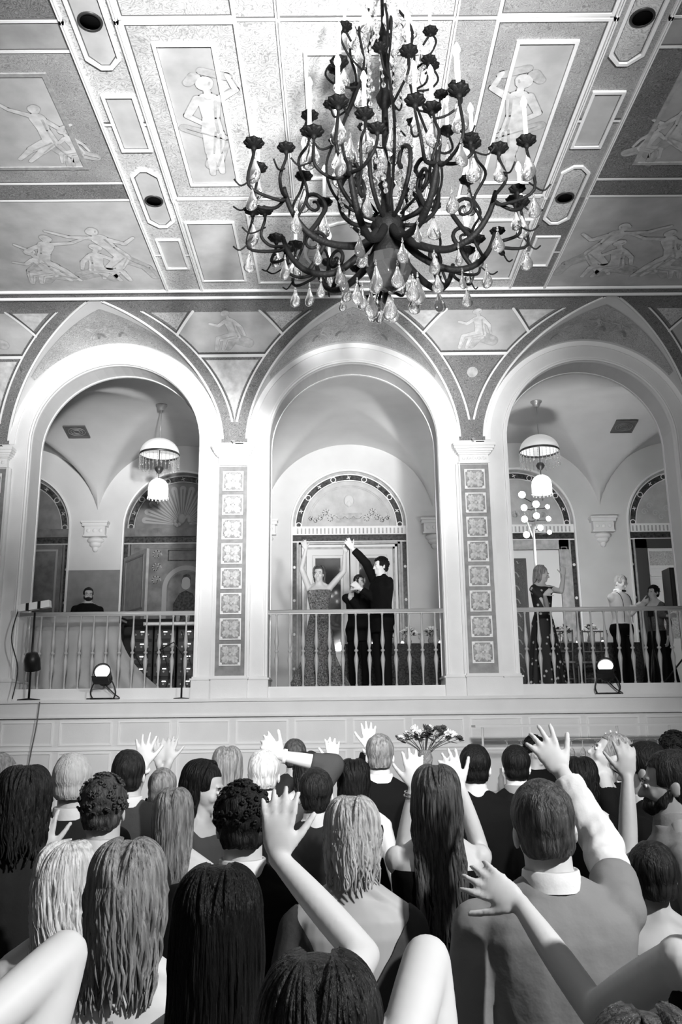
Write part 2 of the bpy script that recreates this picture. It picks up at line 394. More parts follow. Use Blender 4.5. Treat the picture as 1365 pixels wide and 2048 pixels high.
# spandrel decoration, one per pilaster axis
for k in range(-3, 3):
    xc = (k+.5)*BW; mb = MB(); sgl = -1
    PT, P1, P2, PTOP = .56, R(49), R(61), R(78)
    # find tip angle
    tip = next(p/1000 for p in range(200, 1500) if gw(p/1000, BB) > .004)
    for sd in (-1, 1):
        strip(mb, lambda p: sd*(gw(p, BB)+.0), lambda p: sd*max(0, gw(p, BB)-.028), tip, PTOP, xc, .014, 0)
        strip(mb, lambda p: sd*(hw(p)-.004), lambda p: sd*(hw(p)-.035), R(2), R(87), xc, .016, 0)
        strip(mb, lambda p: sd*max(0, gw(p, BB)-.03), lambda p: sd*max(0, gw(p, BB)-.046), tip+.03, PTOP, xc, .006, 4)
    fc = lambda x, p, h: cove(xc+x, p, h)
    bar = lambda p0, p1, m, h: mb.patch([(-gw(p0, BB), p0), (gw(p0, BB), p0), (gw(p1, BB), p1), (-gw(p1, BB), p1)], fc, h, m, (.08, .05))
    bar(P1-.03, P1+.0, 0, .012); bar(P1, P1+.016, 4, .008)
    # tip triangle ground and roundel
    n = 10; tri = [(gw(tip+(P1-.06-tip)*i/n, BB+.05), tip+.02+(P1-.08-tip)*i/n) for i in range(n+1)]
    mb.patch(tri+[(-x, p) for x, p in tri[::-1]], fc, .004, 5 if k < 0 else 6, (.06, .05))  # left tips paler, right darker: the fall of light put into the colour
    pr = P1-.2; mb.patch([(.075*math.cos(a*PI/8), pr+.052*math.sin(a*PI/8)) for a in range(16)], fc, .008, 3 if k >= 0 else 1, (.05, .05))
    # picture: hexagonal field
    gp = [(gw(P1+.02+(P2-P1)*i/6, BB+.048), P1+.02+(P2-P1)*i/6) for i in range(7)]
    xt = gw(P2, BB)*.60
    hexa = gp+[(xt, PTOP-.02)]; hexa = hexa+[(-x, p) for x, p in hexa[::-1]]
    mb.patch(hexa, fc, .003, 7, (.08, .05))
    # two corner triangles
    for sd in (-1, 1):
        a = (sd*(xt+.08), PTOP-.02); b = (sd*(gw(P2+.02, BB+.07)), P2+.05)
        ee = [(sd*gw(P2+.05+(PTOP-P2-.07)*i/5, BB+.07), P2+.05+(PTOP-P2-.07)*i/5) for i in range(6)]
        mb.patch([a]+ee, fc, .005, 5 if (k+sd) % 2 else 8, (.08, .05))
        mb.patch(cap2((sd*xt, PTOP), .016, (sd*gw(P2, BB+.01), P2), .016, 3), fc, .012, 0, (.08, .05))
        mb.patch(cap2((sd*(xt+.05), PTOP-.005), .010, (sd*(gw(P2, BB+.01)+.0), P2+.035), .010, 3), fc, .010, 4, (.08, .05))
    # the sitting draped figure
    fs = lambda x, s_, h: cove(xc+x, s_/1.45, h)
    paint(mb, 'seated', -.20, 1.45*(P1+.05), .80, fs, .005, 1, mats=(1, 2, 3))
    struct('ceiling_spandrel', mb, [moulding, paint_fig, paint_dark, paint_mid, dark_line, paint_fig, black if 0 else orn_d, paint_bg, orn_l])

# lunette paintings on the vault penetrations
def vault(xc):
    def fn(t, d, h=0):
        return (xc+(BR-h)*math.cos(t), -d, ZS+(CH-h)*math.sin(t))
    return fn
for k in range(-2, 3):
    mb = MB(); fn = vault(k*BW); n = 24
    dg = lambda t, k_: CD*(1-abs(math.cos(t)))*k_
    lo, hi = R(38), R(142)
    a = [(lo+(hi-lo)*i/n, dg(lo+(hi-lo)*i/n, 1)*.80-.02) for i in range(n+1)]
    base = [(hi+(lo-hi)*i/n, .085) for i in range(n+1)]
    mb.patch([(t, max(d, .09)) for t, d in a]+base, fn, .003, 0, (.08, .15))
    for i in range(n):  # thin dark outline
        (t0, d0), (t1, d1) = a[i], a[i+1]; d0 = max(d0, .09); d1 = max(d1, .09)
        mb.poly([fn(t0, d0, .005), fn(t1, d1, .005), fn(t1, d1+.022, .005), fn(t0, d0+.022, .005)], 1)
    random.seed(k+40)
    fx = lambda x, y, h: fn(PI/2-x/BR, y+.2, h+.002)
    for sx in (-.35, -.02, .28): paint(mb, 'leaning', sx, .08+random.uniform(0, .1), .42, fx, .004, random.choice((-1, 1)), mats=(2, 1, 3))
    struct('ceiling_lunette_painting', mb, [orn_l if k < 2 else orn_m, paint_mid, paint_fig, paint_dark])

# ------------------------------------------------------------------ flat ceiling
CX = .03
ce = MB().box(-XS, XS, -18, -CD, ZC, ZC+.12, 0)
struct('ceiling', ce, paint_bg2)
def C(x, y, h=0): return Vector((CX+x, y, ZC-h))
rows = [0, -2.36]
# border bands along the cove: dark scroll band, pale fillets
bd = MB()
for (y0, y1, h, m) in ((-1.43, -1.455, .03, 0), (-1.47, -1.60, .006, 1), (-1.61, -1.635, .03, 0)):
    bd.box(-XS, XS, y1, y0, ZC-h, ZC, m)
struct('trim_3', bd, [moulding, orn_d])

def ceil_panel(y0, off, x0, x1, y1, ground, frames):
    pass
for cell, yo in enumerate(rows):
    # centre field
    for sd in (-1, 1):
        fl = MB()
        X = lambda a: sd*a
        fr = lambda a, b, y0, y1, m, h=.002: fl.patch([(X(a), y0+yo), (X(b), y0+yo), (X(b), y1+yo), (X(a), y1+yo)], C, h, m)
        fr(1.0, 1.9, -5.93, -3.57, 1 if sd < 0 else 2)        # ornament ground round the figure panel
        fr(1.22, 1.68, -5.68, -3.83, 3, .004)                # figure panel
        fl.frame(X(1.2), X(1.7), -5.70+yo, -3.81+yo, .03, C, .02, 0)
        fl.frame(X(1.0), X(1.9), -5.92+yo, -3.58+yo, .028, C, .014, 0)
        fl.frame(X(1.225), X(1.675), -5.675+yo, -3.835+yo, .008, C, .006, 6)
        fl.frame(X(1.03), X(1.87), -5.89+yo, -3.61+yo, .008, C, .006, 6)
        paint(fl, 'standing', X(1.42), -4.0+yo, 1.36, C, .006, sd, 0, -1, mats=(4, 5, 7))
        fr(.68, 1.0, -5.93, -3.57, 2 if sd > 0 else 1, .003)
        fl.frame(X(.665), X(.70), -5.93+yo, -3.57+yo, .02, C, .02, 0)
        struct('ceiling_figure_panel', fl, [moulding, orn_l, orn_m, paint_bg, paint_fig, paint_dark, dark_line, paint_mid])
        # rib strip with octagon and oblong
        st = MB()
        st.patch([(X(1.9), -5.93+yo), (X(2.35), -5.93+yo), (X(2.35), -3.57+yo), (X(1.9), -3.57+yo)], C, .002, 1)
        for a in (1.905, 2.325): st.frame(X(a), X(a+.03), -5.95+yo, -3.55+yo, .012, C, .03, 0)
        st.patch([(X(1.98), -5.10+yo), (X(2.24), -5.10+yo), (X(2.24), -4.38+yo), (X(1.98), -4.38+yo)], C, .004, 2)
        st.frame(X(1.965), X(2.255), -5.12+yo, -4.36+yo, .028, C, .024, 0)
        st.frame(X(1.99), X(2.23), -5.095+yo, -4.385+yo, .008, C, .008, 3)
        for a, b in ((1.92, 1.965), (2.255, 2.32)):
            st.patch([(X(a), -4.76+yo), (X(b), -4.76+yo), (X(b), -4.73+yo), (X(a), -4.73+yo)], C, .02, 0)
            st.patch([(X(a), -4.775+yo), (X(b), -4.775+yo), (X(b), -4.76+yo), (X(a), -4.76+yo)], C, .012, 3)
        yc = -3.575+yo; hx, hy, ch = .145, .51, .10
        oc = [(hx-ch, -hy), (hx, -hy+ch*1.1), (hx, hy-ch*1.1), (hx-ch, hy), (-hx+ch, hy), (-hx, hy-ch*1.1), (-hx, -hy+ch*1.1), (-hx+ch, -hy)]
        oc = [(X(2.12)+a, yc+b) for a, b in oc]
        st.patch(oc, C, .005, 4); st.pframe(oc, .028, C, .024, 0)
        ic = [(X(2.12)+(a-X(2.12))*.78, yc+(b-yc)*.93) for a, b in oc]; st.pframe(ic, .008, C, .008, 3)
        struct('ceiling_rib_panel', st, [moulding, orn_m if sd > 0 else orn_l, paint_bg, dark_line, paint_bg if sd < 0 else orn_l])
        # outer field
        of = MB()
        of.patch([(X(2.36), -5.62+yo), (X(4.6), -5.62+yo), (X(4.6), -3.86+yo), (X(2.36), -3.86+yo)], C, .002, 1)
        of.patch([(X(2.36), -3.86+yo), (X(4.6), -3.86+yo), (X(4.6), -3.57+yo), (X(2.36), -3.57+yo)], C, .002, 2)
        for y in ((-3.86, -3.57, -5.62, -5.93) if cell == 0 else (-3.86, -5.62, -5.93)):
            of.box(*(sorted((CX+X(2.36), CX+X(4.6)))), y+yo-.014, y+yo+.014, ZC-.012, ZC, 0)
            of.box(*(sorted((CX+X(2.36), CX+X(4.6)))), y+yo-.022, y+yo-.014, ZC-.008, ZC, 6)
        of.patch([(X(2.68), -5.34+yo), (X(4.4), -5.34+yo), (X(4.4), -4.13+yo), (X(2.68), -4.13+yo)], C, .004, 3)
        of.frame(X(2.64), X(4.44), -5.38+yo, -4.09+yo, .04, C, .014, 5 if sd < 0 else 7)
        paint(of, 'leaning', X(3.25), -4.25+yo, .95, C, .006, sd, sd*-.35, -.93, mats=(4, 5, 7))
        paint(of, 'seated', X(2.86), -4.2+yo, .6, C, .006, sd, 0, -1, mats=(4, 5, 7))
        struct('ceiling_outer_panel', of, [moulding, orn_m if sd < 0 else orn_d, orn_d, paint_bg, paint_fig, paint_dark, dark_line, paint_mid])
    cp = MB()
    cp.patch([(-.66, -5.9+yo), (.66, -5.9+yo), (.66, -3.6+yo), (-.66, -3.6+yo)], C, .002, 1)
    for y in ((-3.57, -5.93) if cell == 0 else (-5.93,)):
        cp.box(-1.85, 1.9, y+yo-.014, y+yo+.014, ZC-.012, ZC, 0); cp.box(-1.85, 1.9, y+yo-.024, y+yo-.014, ZC-.008, ZC, 2)
    cp.frame(-.5, .5, -5.6+yo, -3.9+yo, .03, C, .02, 0)
    struct('ceiling_centre_panel', cp, [moulding, orn_l, dark_line])

# strip of ceiling between the fields and the cove
nr = MB()
nr.patch([(-1.9, -3.55), (1.9, -3.55), (1.9, -1.64), (-1.9, -1.64)], C, .002, 1)
for sd in (-1, 1):
    X = lambda a: sd*a
    nr.patch([(X(1.9), -3.55), (X(2.35), -3.55), (X(2.35), -1.64), (X(1.9), -1.64)], C, .003, 7 if sd > 0 else 1)
    for a in (1.9, 2.33):
        nr.frame(X(a), X(a+.03), -3.57, -1.62, .012, C, .028, 0)
    nr.patch([(X(1.36), -3.14), (X(1.86), -3.14), (X(1.86), -1.88), (X(1.36), -1.88)], C, .005, 2)
    nr.frame(X(1.34), X(1.88), -3.16, -1.86, .026, C, .02, 0); nr.frame(X(1.365), X(1.855), -3.135, -1.885, .008, C, .008, 3)
    nr.frame(X(1.98), X(2.26), -2.82, -2.16, .026, C, .02, 0); nr.patch([(X(2.0), -2.8), (X(2.24), -2.8), (X(2.24), -2.18), (X(2.0), -2.18)], C, .004, 2)
    for a, b in ((1.93, 1.98), (2.26, 2.33)): nr.patch([(X(a), -2.5), (X(b), -2.5), (X(b), -2.47), (X(a), -2.47)], C, .016, 0)
    # side scene of reclining figures
    nr.patch([(X(2.36), -3.54), (X(5.2), -3.54), (X(5.2), -1.66), (X(2.36), -1.66)], C, .002, 2)
    for (kd, x, y, s_, fl_) in (('leaning', 3.05, -1.95, 1.25, sd), ('leaning', 3.35, -1.9, 1.15, -sd), ('seated', 3.95, -1.85, .95, sd), ('seated', 2.75, -1.9, 1.0, -sd)):
        paint(nr, kd, X(x), y, s_, C, .005, fl_, 0, -1, mats=(4, 5, 6))
mpts = [(.62*math.cos(a*PI/16), -2.55+.62*math.sin(a*PI/16)) for a in range(32)]
nr.pframe(mpts, .03, C, .02, 0); nr.patch(mpts, C, .004, 2)
nr.frame(-1.2, 1.2, -3.3, -1.8, .026, C, .02, 0)
paint(nr, 'seated', -.25, -2.2, .9, C, .008, 1, 0, -1, mats=(4, 5, 6))
struct('ceiling_wall_side_panel', nr, [moulding, orn_l, paint_bg, dark_line, paint_fig, paint_dark, paint_mid, orn_d])

# recessed down-lights in the octagons: dark round openings
can0 = None
CANL = {(-1, 0): 'dark round recessed downlight in the left octagon nearest the arches', (1, 0): 'dark round recessed downlight in the right octagon nearest the arches',
        (-1, 1): 'dark round recessed downlight in the upper left corner of the ceiling', (1, 1): 'dark round recessed downlight in the upper right corner of the ceiling'}
for sd in (-1, 1):
    for j, y in enumerate((-3.556, -5.926)):
        if can0 is None:
            can0 = thing('recessed_downlight', '', 'ceiling light', group='recessed downlights in the ceiling octagons')
            MB().lathe([(.0, -.012), (.078, -.012), (.078, -.004), (0, -.004)], 28).build('opening', black, can0)
            MB().lathe([(.078, -.006), (.078, -.018), (.095, -.012), (.097, -.004)], 28).build('rim', mat('rim_dark', .03, .4), can0)
            t = can0
        else: t = copy_tree(can0)
        t.location = (CX+sd*2.12, y, ZC-.005); t['label'] = CANL[(sd, j)]

# ================================================================== PILASTERS, GALLERY FRONT
ZF = 2.30                     # loggia floor
stone = mat('carved_stone', .80, .6, bump=.15, bscale=90)
tile_d = mat('carved_tile_ground', .30, .7, var=.3, vscale=25)
tile_leaf = mat('carved_tile_leaf', .52, .7, var=.25, vscale=30)
panel_m = mat('pilaster_panel', .27, .7, var=.2, vscale=12)
def tile_mesh():
    m = MB(); a = .125
    m.box(-a, a, -.012, 0, -a, a, 0)
    for sx in (-1, 1):
        for sz in (-1, 1):
            an = math.atan2(sz, sx)
            for da, ln, wd in ((0, .105, .026), (.42, .082, .018), (-.42, .082, .018)):
                M = Matrix.Translation((.075*math.cos(an+da*.8)*.95, -.012, .075*math.sin(an+da*.8)*.95)) @ Matrix.Rotation(-(an+da*.5), 4, 'Y')
                q = MB().ell((0, 0, 0), (ln*.62, .011, wd), 8, 5, 1); m.add(q, M)
            M = Matrix.Translation((sx*.105, -.012, sz*.105)); m.add(MB().ell((0, 0, 0), (.02, .01, .02), 8, 5, 2), M)
        m.ell((sx*.0, -.012, 0), (.045, .006, .045), 12, 6, 1)
        m.ell((0, -.016, sx*.05), (.02, .01, .028), 8, 5, 1); m.ell((sx*.05, -.016, 0), (.028, .01, .02), 8, 5, 1)
    m.ell((0, -.016, 0), (.022, .016, .022), 10, 6, 1)
    m.frame(-a, a, -a, a, .012, lambda x, y, h: (x, -.012-h, y), .006, 2)
    return m
TILE = tile_mesh().mesh('tile', [tile_d, tile_leaf, stone])
LIN = {'shaft': (.205, -.05)}
for k in range(-2, 2):
    x = (k+.5)*BW
    P = thing('pilaster', 'x', 'pilaster', (x, 0, ZB)); P['kind'] = 'structure'
    del P['category']; del P['label']
    def z(q): return q-ZB
    sh = MB().box(-.25, .25, -.045, .02, .28, 3.125, 0).box(-.205, .205, -.055, -.045, .285, 3.115, 1)
    for sx in (-1, 1): sh.box(sx*.205-.012, sx*.205+.012, -.075, -.045, .285, 3.125, 0)
    sh.build('shaft', [plaster, panel_m if k >= 0 else mat('pilaster_panel_left', .24, .7, var=.2, vscale=12)], P)  # left panels get a darker copy, offsetting the stronger light there
    for i in range(8):
        t = bpy.data.objects.new('carved_tile', TILE); COL.objects.link(t); t.parent = P; t.location = (0, -.055, .56+i*.335); t.scale = (1.12, 1, 1.12)
    cp = MB()
    for (hwid, y, z0, z1) in ((.215, -.09, 3.125, 3.145), (.20, -.08, 3.145, 3.25), (.215, -.10, 3.25, 3.265), (.235, -.12, 3.265, 3.29), (.255, -.14, 3.29, 3.32), (.275, -.16, 3.32, 3.355), (.29, -.18, 3.355, 3.396)):
        cp.box(-hwid, hwid, y, .02, z0, z1, 0)
    for i in range(5):
        cp.ell((-.14+i*.07, -.082, 3.197), (.024, .010, .024), 8, 5, 0); cp.ell((-.105+i*.07, -.082, 3.197), (.006, .008, .03), 6, 4, 0)
    cp.build('capital', stone, P)
    pd = MB().box(-.50, .50, -.07, WT+.03, -.02, .24, 0).box(-.235, .235, -.13, 0, -.02, .245, 0)
    pd.box(-.515, .515, -.085, WT+.04, .24, .262, 0).box(-.49, .49, -.06, WT+.02, .262, .285, 0)
    pd.box(-.25, .25, -.145, 0, .245, .265, 0).box(-.228, .228, -.12, 0, .265, .29, 0)
    pd.build('pedestal', plaster, P)
    # small uplight standing on the capital
    U = thing('uplight', ['', 'small black uplight with a glass stem on the capital near the left edge', 'small black uplight with a glass stem on the capital between left and middle arches', 'small black uplight with a glass stem on the capital between middle and right arches', 'u'][k+3] if k > -3 else 'u', 'light fixture', (x, -.12, ZB+3.396), group='uplights on the pilaster capitals')
    MB().box(.03, .14, -.04, .05, 0, .022).build('housing', black, U)
    MB().lathe([(.022, 0), (.022, .006), (.006, .012), (.006, .05), (.02, .062), (.024, .075), (0, .078)], 14).build('glass_stem', mat('clear_lamp_glass', .9, .05, trans=.8), U)
    if k == -2: U['label'] = 'small black uplight on the partly cropped capital at the left edge'
    if k == 1:
        U['label'] = 'small black uplight on the capital right of the right arch'

# ledge, fascia and lower wall
lw = MB().box(-XS, XS, -.36, WT, ZB-.04, ZB, 0).box(-XS, XS, -.33, WT, 2.02, ZB-.04, 0).box(-XS, XS, -.35, -.3, 1.995, 2.02, 0)
lw.box(-XS, XS, -.29, -.1, 0, 2.0, 0)
for i in range(-10, 11):
    x0 = i*.735-.10
    lw.frame(x0+.04, x0+.695, 1.66, 1.955, .02, lambda x, y, h: (x, -.29-h, y), .014, 1)
    lw.frame(x0+.04, x0+.695, .35, 1.58, .02, lambda x, y, h: (x, -.29-h, y), .014, 1)
lw.box(-XS, XS, -.31, -.29, 1.60, 1.625, 1)
struct('wall_below_gallery', lw, [plaster, moulding])
struct('floor_gallery', MB().box(-XS, XS, WT-.1, 5.6, ZF-.12, ZF), floor_m)

# balustrades
metal_p = mat('painted_balustrade', .42, .35, spec=.5)
def baluster():
    H = .955
    pr = [(.017, 0), (.017, .02), (.011, .03), (.011, .10), (.013, .16), (.020, .24), (.030, .335), (.027, .37), (.014, .425), (.012, .44), (.026, .452), (.028, .46), (.026, .468), (.012, .48), (.014, .495), (.027, .55), (.030, .59), (.020, .68), (.013, .76), (.011, .82), (.011, .92), (.017, .93), (.017, H)]
    return MB().lathe(pr, 12).mesh('baluster', metal_p)
BAL = baluster()
BLAB = {-2: 'painted balustrade cropped at the left edge', -1: 'painted balustrade with turned balusters in front of the draped booth', 0: 'painted balustrade of the middle arch in front of the singer', 1: 'painted balustrade of the right arch in front of the floral dress', 2: 'b'}
for k in range(-1, 2):
    T = thing('balustrade', BLAB[k], 'railing', (k*BW, .06, ZB), group='balustrades in the arches')
    MB().box(-AR+.01, AR-.01, -.07, .09, .0, .135, 0).box(-AR+.01, AR-.01, -.055, .075, .135, .15, 0).build('bottom_rail', plaster, T)
    hr = MB().tube([(-AR-.02, 0, 1.125), (AR+.02, 0, 1.125)], .03, 12, 0, flat=1.0); hr.box(-AR, AR, -.022, .022, 1.095, 1.112, 0)
    hr.build('handrail', metal_p, T)
    for i in range(13):
        b = bpy.data.objects.new('baluster', BAL); COL.objects.link(b); b.parent = T; b.location = (-1.05+i*.175, 0, .148)

# ================================================================== LOGGIA
YB = 5.155; YC = 2.82; HY = YB-YC
lg = MB()
def groin(x, y):
    a = 1.5*math.sqrt(max(0, 1-(x/(BW/2))**2)); b = 1.5*math.sqrt(max(0, 1-((y-YC)/(HY+.02))**2))
    return ZF+3.52+max(a, b)
for k in range(-2, 3):
    lg.grid(lambda u, v: (k*BW+(u-.5)*BW, WT+(YB-WT)*v, groin((u-.5)*BW, WT+(YB-WT)*v)), 44, 56, 0)
struct('ceiling_loggia', lg, loggia_pl)
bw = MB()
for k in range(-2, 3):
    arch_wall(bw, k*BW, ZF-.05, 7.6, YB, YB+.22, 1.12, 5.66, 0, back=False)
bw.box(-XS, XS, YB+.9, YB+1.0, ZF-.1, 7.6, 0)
bw.box(-4.95-.53, -4.95+.53, YB-.006, YB-.001, ZF, 4.82, 1)  # flat darker panel on one pier of the back wall
struct('wall_loggia_back', bw, [loggia_pl, dark_panel_m])
tr = MB()
for k in range(-2, 3):
    arch_sweep(tr, k*BW, 1.12, ZF, 5.66, [(-.01, .03), (-.01, -.02), (.02, -.03), (.03, -.01), (.03, 0)], YB)
for k in range(-2, 3):
    # vault rib shown as a soft fillet at the back wall
    n = 40
    pts = [(k*BW+(BW/2)*math.cos(PI*i/n), YB-.005, ZF+3.52+1.5*math.sin(PI*i/n)) for i in range(n+1)]
struct('trim_4', tr, moulding)
cor = MB()
for k in range(-3, 3):
    x = (k+.5)*BW
    for (a, y, z0, z1) in ((.26, .20, 5.72, 5.76), (.24, .17, 5.66, 5.72), (.20, .14, 5.49, 5.66), (.22, .15, 5.46, 5.49)): cor.box(x-a, x+a, YB-y, YB, z0, z1, 0)
    for i in (-1, 0, 1): cor.ell((x+i*.12, YB-.14, 5.575), (.04, .012, .04), 10, 6, 1)
    for (a, z0, y) in ((.17, 5.40, .13), (.12, 5.32, .10), (.06, 5.24, .06)): cor.ell((x, YB-.02, z0), (a, y, .07), 12, 8, 1)
struct('trim_5', cor, [plaster, stone])

white_door = mat('door_white_paint', .74, .4)
frame_mid = mat('door_frame_marbled', .42, .45, var=.25, vscale=9)
dglass = mat('dark_reflective_glass', .03, .04, spec=.9)
carved_d = ornament('carved_dark_relief', .09, .03, .20, 14)
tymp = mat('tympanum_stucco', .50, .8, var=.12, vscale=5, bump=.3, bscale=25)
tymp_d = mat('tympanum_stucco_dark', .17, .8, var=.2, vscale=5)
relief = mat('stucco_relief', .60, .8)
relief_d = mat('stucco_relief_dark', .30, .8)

def portal(k, dark=False):
    "marble-framed arched recess in the loggia back wall: archivolt, tympanum, frieze"
    x = k*BW; Y = YB+.10; mb = MB(); zs = 5.66
    A = lambda r, n=36: [(x+r*math.cos(PI*i/n), zs+r*math.sin(PI*i/n)) for i in range(n+1)]
    f = lambda a, b, h: (a, Y-h, b)
    def ringf(r0, r1, h, m):
        a, b = A(r0), A(r1)
        for i in range(36): mb.poly([f(*a[i], h), f(*b[i], h), f(*b[i+1], h), f(*a[i+1], h)], m)
    mb.patch(A(.93), f, .0, 1)
    ringf(.93, .945, .02, 0); ringf(.945, 1.05, .012, 2); ringf(1.05, 1.07, .02, 0); ringf(1.07, 1.125, .008, 3)
    for a in (0, 36, 72, 108, 144, 180):
        c = (x+.997*math.cos(R(a)), zs+.03*(a in (0, 180))+.997*math.sin(R(a)))
        mb.patch([(c[0]+.058*math.cos(t*PI/8), c[1]+.058*math.sin(t*PI/8)) for t in range(16)], f, .018, 0)
        mb.patch([(c[0]+.042*math.cos(t*PI/8), c[1]+.042*math.sin(t*PI/8)) for t in range(16)], f, .021, 2)
    for a in (18, 54, 90, 126, 162):
        c = (x+.997*math.cos(R(a)), zs+.997*math.sin(R(a)))
        for q in (.45, PI/2+.45):
            d = (.035*math.cos(R(a)+q), .035*math.sin(R(a)+q)); mb.patch(cap2((c[0]-d[0], c[1]-d[1]), .008, (c[0]+d[0], c[1]+d[1]), .008, 3), f, .016, 0)
    # frieze with flutes, marble band below
    mb.box(x-1.12, x+1.12, Y-.03, Y, zs-.17, zs, 0 if not dark else 3)
    for i in range(28): mb.box(x-1.03+i*.076, x-1.03+i*.076+.03, Y-.036, Y-.03, zs-.15, zs-.04, 3)
    mb.box(x-1.12, x+1.12, Y-.02, Y, zs-.30, zs-.18, 2); mb.box(x-1.12, x+1.12, Y-.03, Y, zs-.32, zs-.295, 0)
    for sx in (-1, 1):
        mb.box(x+sx*1.08-.045, x+sx*1.08+.045, Y-.015, Y, ZF, zs-.32, 2)
        mb.box(x+sx*1.015-.02, x+sx*1.015+.02, Y-.025, Y, ZF, zs-.32, 3)
        for j in range(4): mb.ell((x+sx*1.08, Y-.018, 2.9+j*.65), (.03, .006, .03), 8, 5, 0)
    return mb, x, Y, f
PM = [moulding, tymp, marble, frame_mid, relief]
# middle: double doors with glazing
mb, x, Y, f = portal(0)
mb.ell((x, Y-.005, 6.18), (.10, .02, .12), 12, 8, 4); mb.ell((x, Y-.015, 6.12), (.05, .02, .07), 10, 6, 4)
mb.patch([(x-.26, 5.74), (x+.26, 5.74), (x+.26, 5.93), (x-.26, 5.93)], f, .012, 3)
for i in range(3):
    c = -.17+.17*i
    pts = [(x+c+.08*math.cos(PI+PI*j/8), 5.88+.07*math.sin(PI+PI*j/8)) for j in range(9)]
    for a, b in zip(pts, pts[1:]): mb.patch(cap2(a, .009, b, .009, 3), f, .016, 4)
random.seed(3)
for sx in (-1, 1):
    for i in range(5):
        t = i/4; cx_, cz_ = x+sx*(.36+.4*t), 5.82+.16*math.sin(t*6)*(1-t); r0 = .09-.04*t
        pts = [(cx_+r0*(1-j/14)*math.cos(j*.75*sx), cz_+r0*(1-j/14)*math.sin(j*.75)) for j in range(12)]
        for a, b in zip(pts, pts[1:]): mb.patch(cap2(a, .010, b, .010, 3), f, .012, 4)
for rr in (.80, .83):
    a = [(x+rr*math.cos(PI*i/30), 5.66+rr*math.sin(PI*i/30)) for i in range(31)]
    for p, q in zip(a, a[1:]): mb.patch(cap2(p, .005, q, .005, 2), f, .008, 3)
struct('wall_portal_middle', mb, PM)
fr = MB()
for i, (w_, y) in enumerate(((.99, -.03), (.93, -.05), (.89, -.035))):
    m_ = (0, 1, 0)[i]; fr.box(x-w_, x+w_, Y+y, Y, 5.345-(.99-w_)-.045, 5.345-(.99-w_), m_)
    for sx in (-1, 1): fr.box(*sorted((x+sx*w_, x+sx*(w_-.045))), Y+y, Y, ZF, 5.345-(.99-w_), m_)
struct('trim_6', fr, [frame_mid, moulding])
for sx, nm in ((-1, 'door_1'), (1, 'door_2')):
    d = MB(); a, b = sorted((x+sx*.01, x+sx*.84)); d.box(a, b, Y-.03, Y+.01, ZF, 5.24, 0)
    d.frame(a+.14, b-.14, 3.2, 5.05, .03, f, .045, 0); d.frame(a+.14, b-.14, 2.45, 3.05, .03, f, .045, 0)
    d.frame(a+.11, b-.11, 3.17, 5.08, .008, f, .036, 1)
    D = struct(nm, d, [white_door, frame_mid])
    MB().box(a+.165, b-.165, Y-.036, Y-.031, 3.225, 5.025).build('glass_pane', dglass, D)
    MB().tube([(x+sx*.06, Y-.03, 3.3), (x+sx*.06, Y-.08, 3.3), (x+sx*.14, Y-.08, 3.3)], .010, 8).build('door_handle', mat('brass_grey', .5, .3, metal=1), D)
# left: shell niche with a painted portrait
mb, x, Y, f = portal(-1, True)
for i in range(13):
    a = R(8+164*i/12); c = (math.cos(a), math.sin(a))
    mb.patch(cap2((x+.16*c[0], 5.72+.16*c[1]), .015, (x+.74*c[0], 5.72+.74*c[1]), .062, 5), f, .012, 4)
    mb.patch(cap2((x+.20*c[0], 5.72+.20*c[1]), .004, (x+.72*c[0], 5.72+.72*c[1]), .012, 4), f, .016, 1)
mb.ell((x, Y-.02, 5.84), (.08, .04, .10), 10, 8, 4)
for i in range(9): mb.ell((x+.14*math.cos(R(i*22-0)), Y-.015, 5.80+.09*math.sin(R(i*45))), (.04, .02, .04), 8, 5, 4)
mb.box(x-.98, x+.98, Y-.015, Y, ZF, 5.34, 3)
mb.frame(x-.96, x+.96, 2.6, 5.3, .05, f, .03, 3)
# niche arch with portrait: dark arch ground, pale head, dark garment
for r, m, h in ((.50, 3, .022), (.46, 4, .026), (.37, 3, .03), (.34, 5, .034)):
    z0 = 4.45; mb.patch([(x+.12+r*math.cos(PI*i/20), z0+r*math.sin(PI*i/20)) for i in range(21)]+[(x+.12-r, 3.2), (x+.12+r, 3.2)], f, h, m)
mb.patch(cap2((x+.12, 4.52), .085, (x+.12, 4.60), .08, 8), f, .036, 6); mb.patch(cap2((x+.12, 4.58), .095, (x+.13, 4.66), .08, 8), f, .0355, 2)
mb.patch([(x-.10, 3.2), (x-.12, 4.15), (x, 4.36), (x+.12, 4.42), (x+.25, 4.36), (x+.37, 4.12), (x+.36, 3.2)], f, .0358, 2)
mb.frame(x-.25, x+.45, 5.0, 5.22, .02, f, .034, 2)
for sx in (-1, 1):
    for i in range(5):
        c = (x+sx*(.52+.30*(i%2))+.05, 5.12-.18*i*.7); pts = [(c[0]+.10*(1-j/14)*math.cos(j*.7*sx), c[1]+.10*(1-j/14)*math.sin(j*.7)) for j in range(11)]
        for a, b in zip(pts, pts[1:]): mb.patch(cap2(a, .012, b, .012, 3), f, .032, 4)
struct('wall_portal_left', mb, [mat('moulding_dim', .4, .6), tymp_d, marble, mat('portal_frame_dark', .15, .5, var=.3), relief_d, mat('portrait_ground', .16, .6, var=.4, vscale=5), mat('portrait_face', .40, .6)])
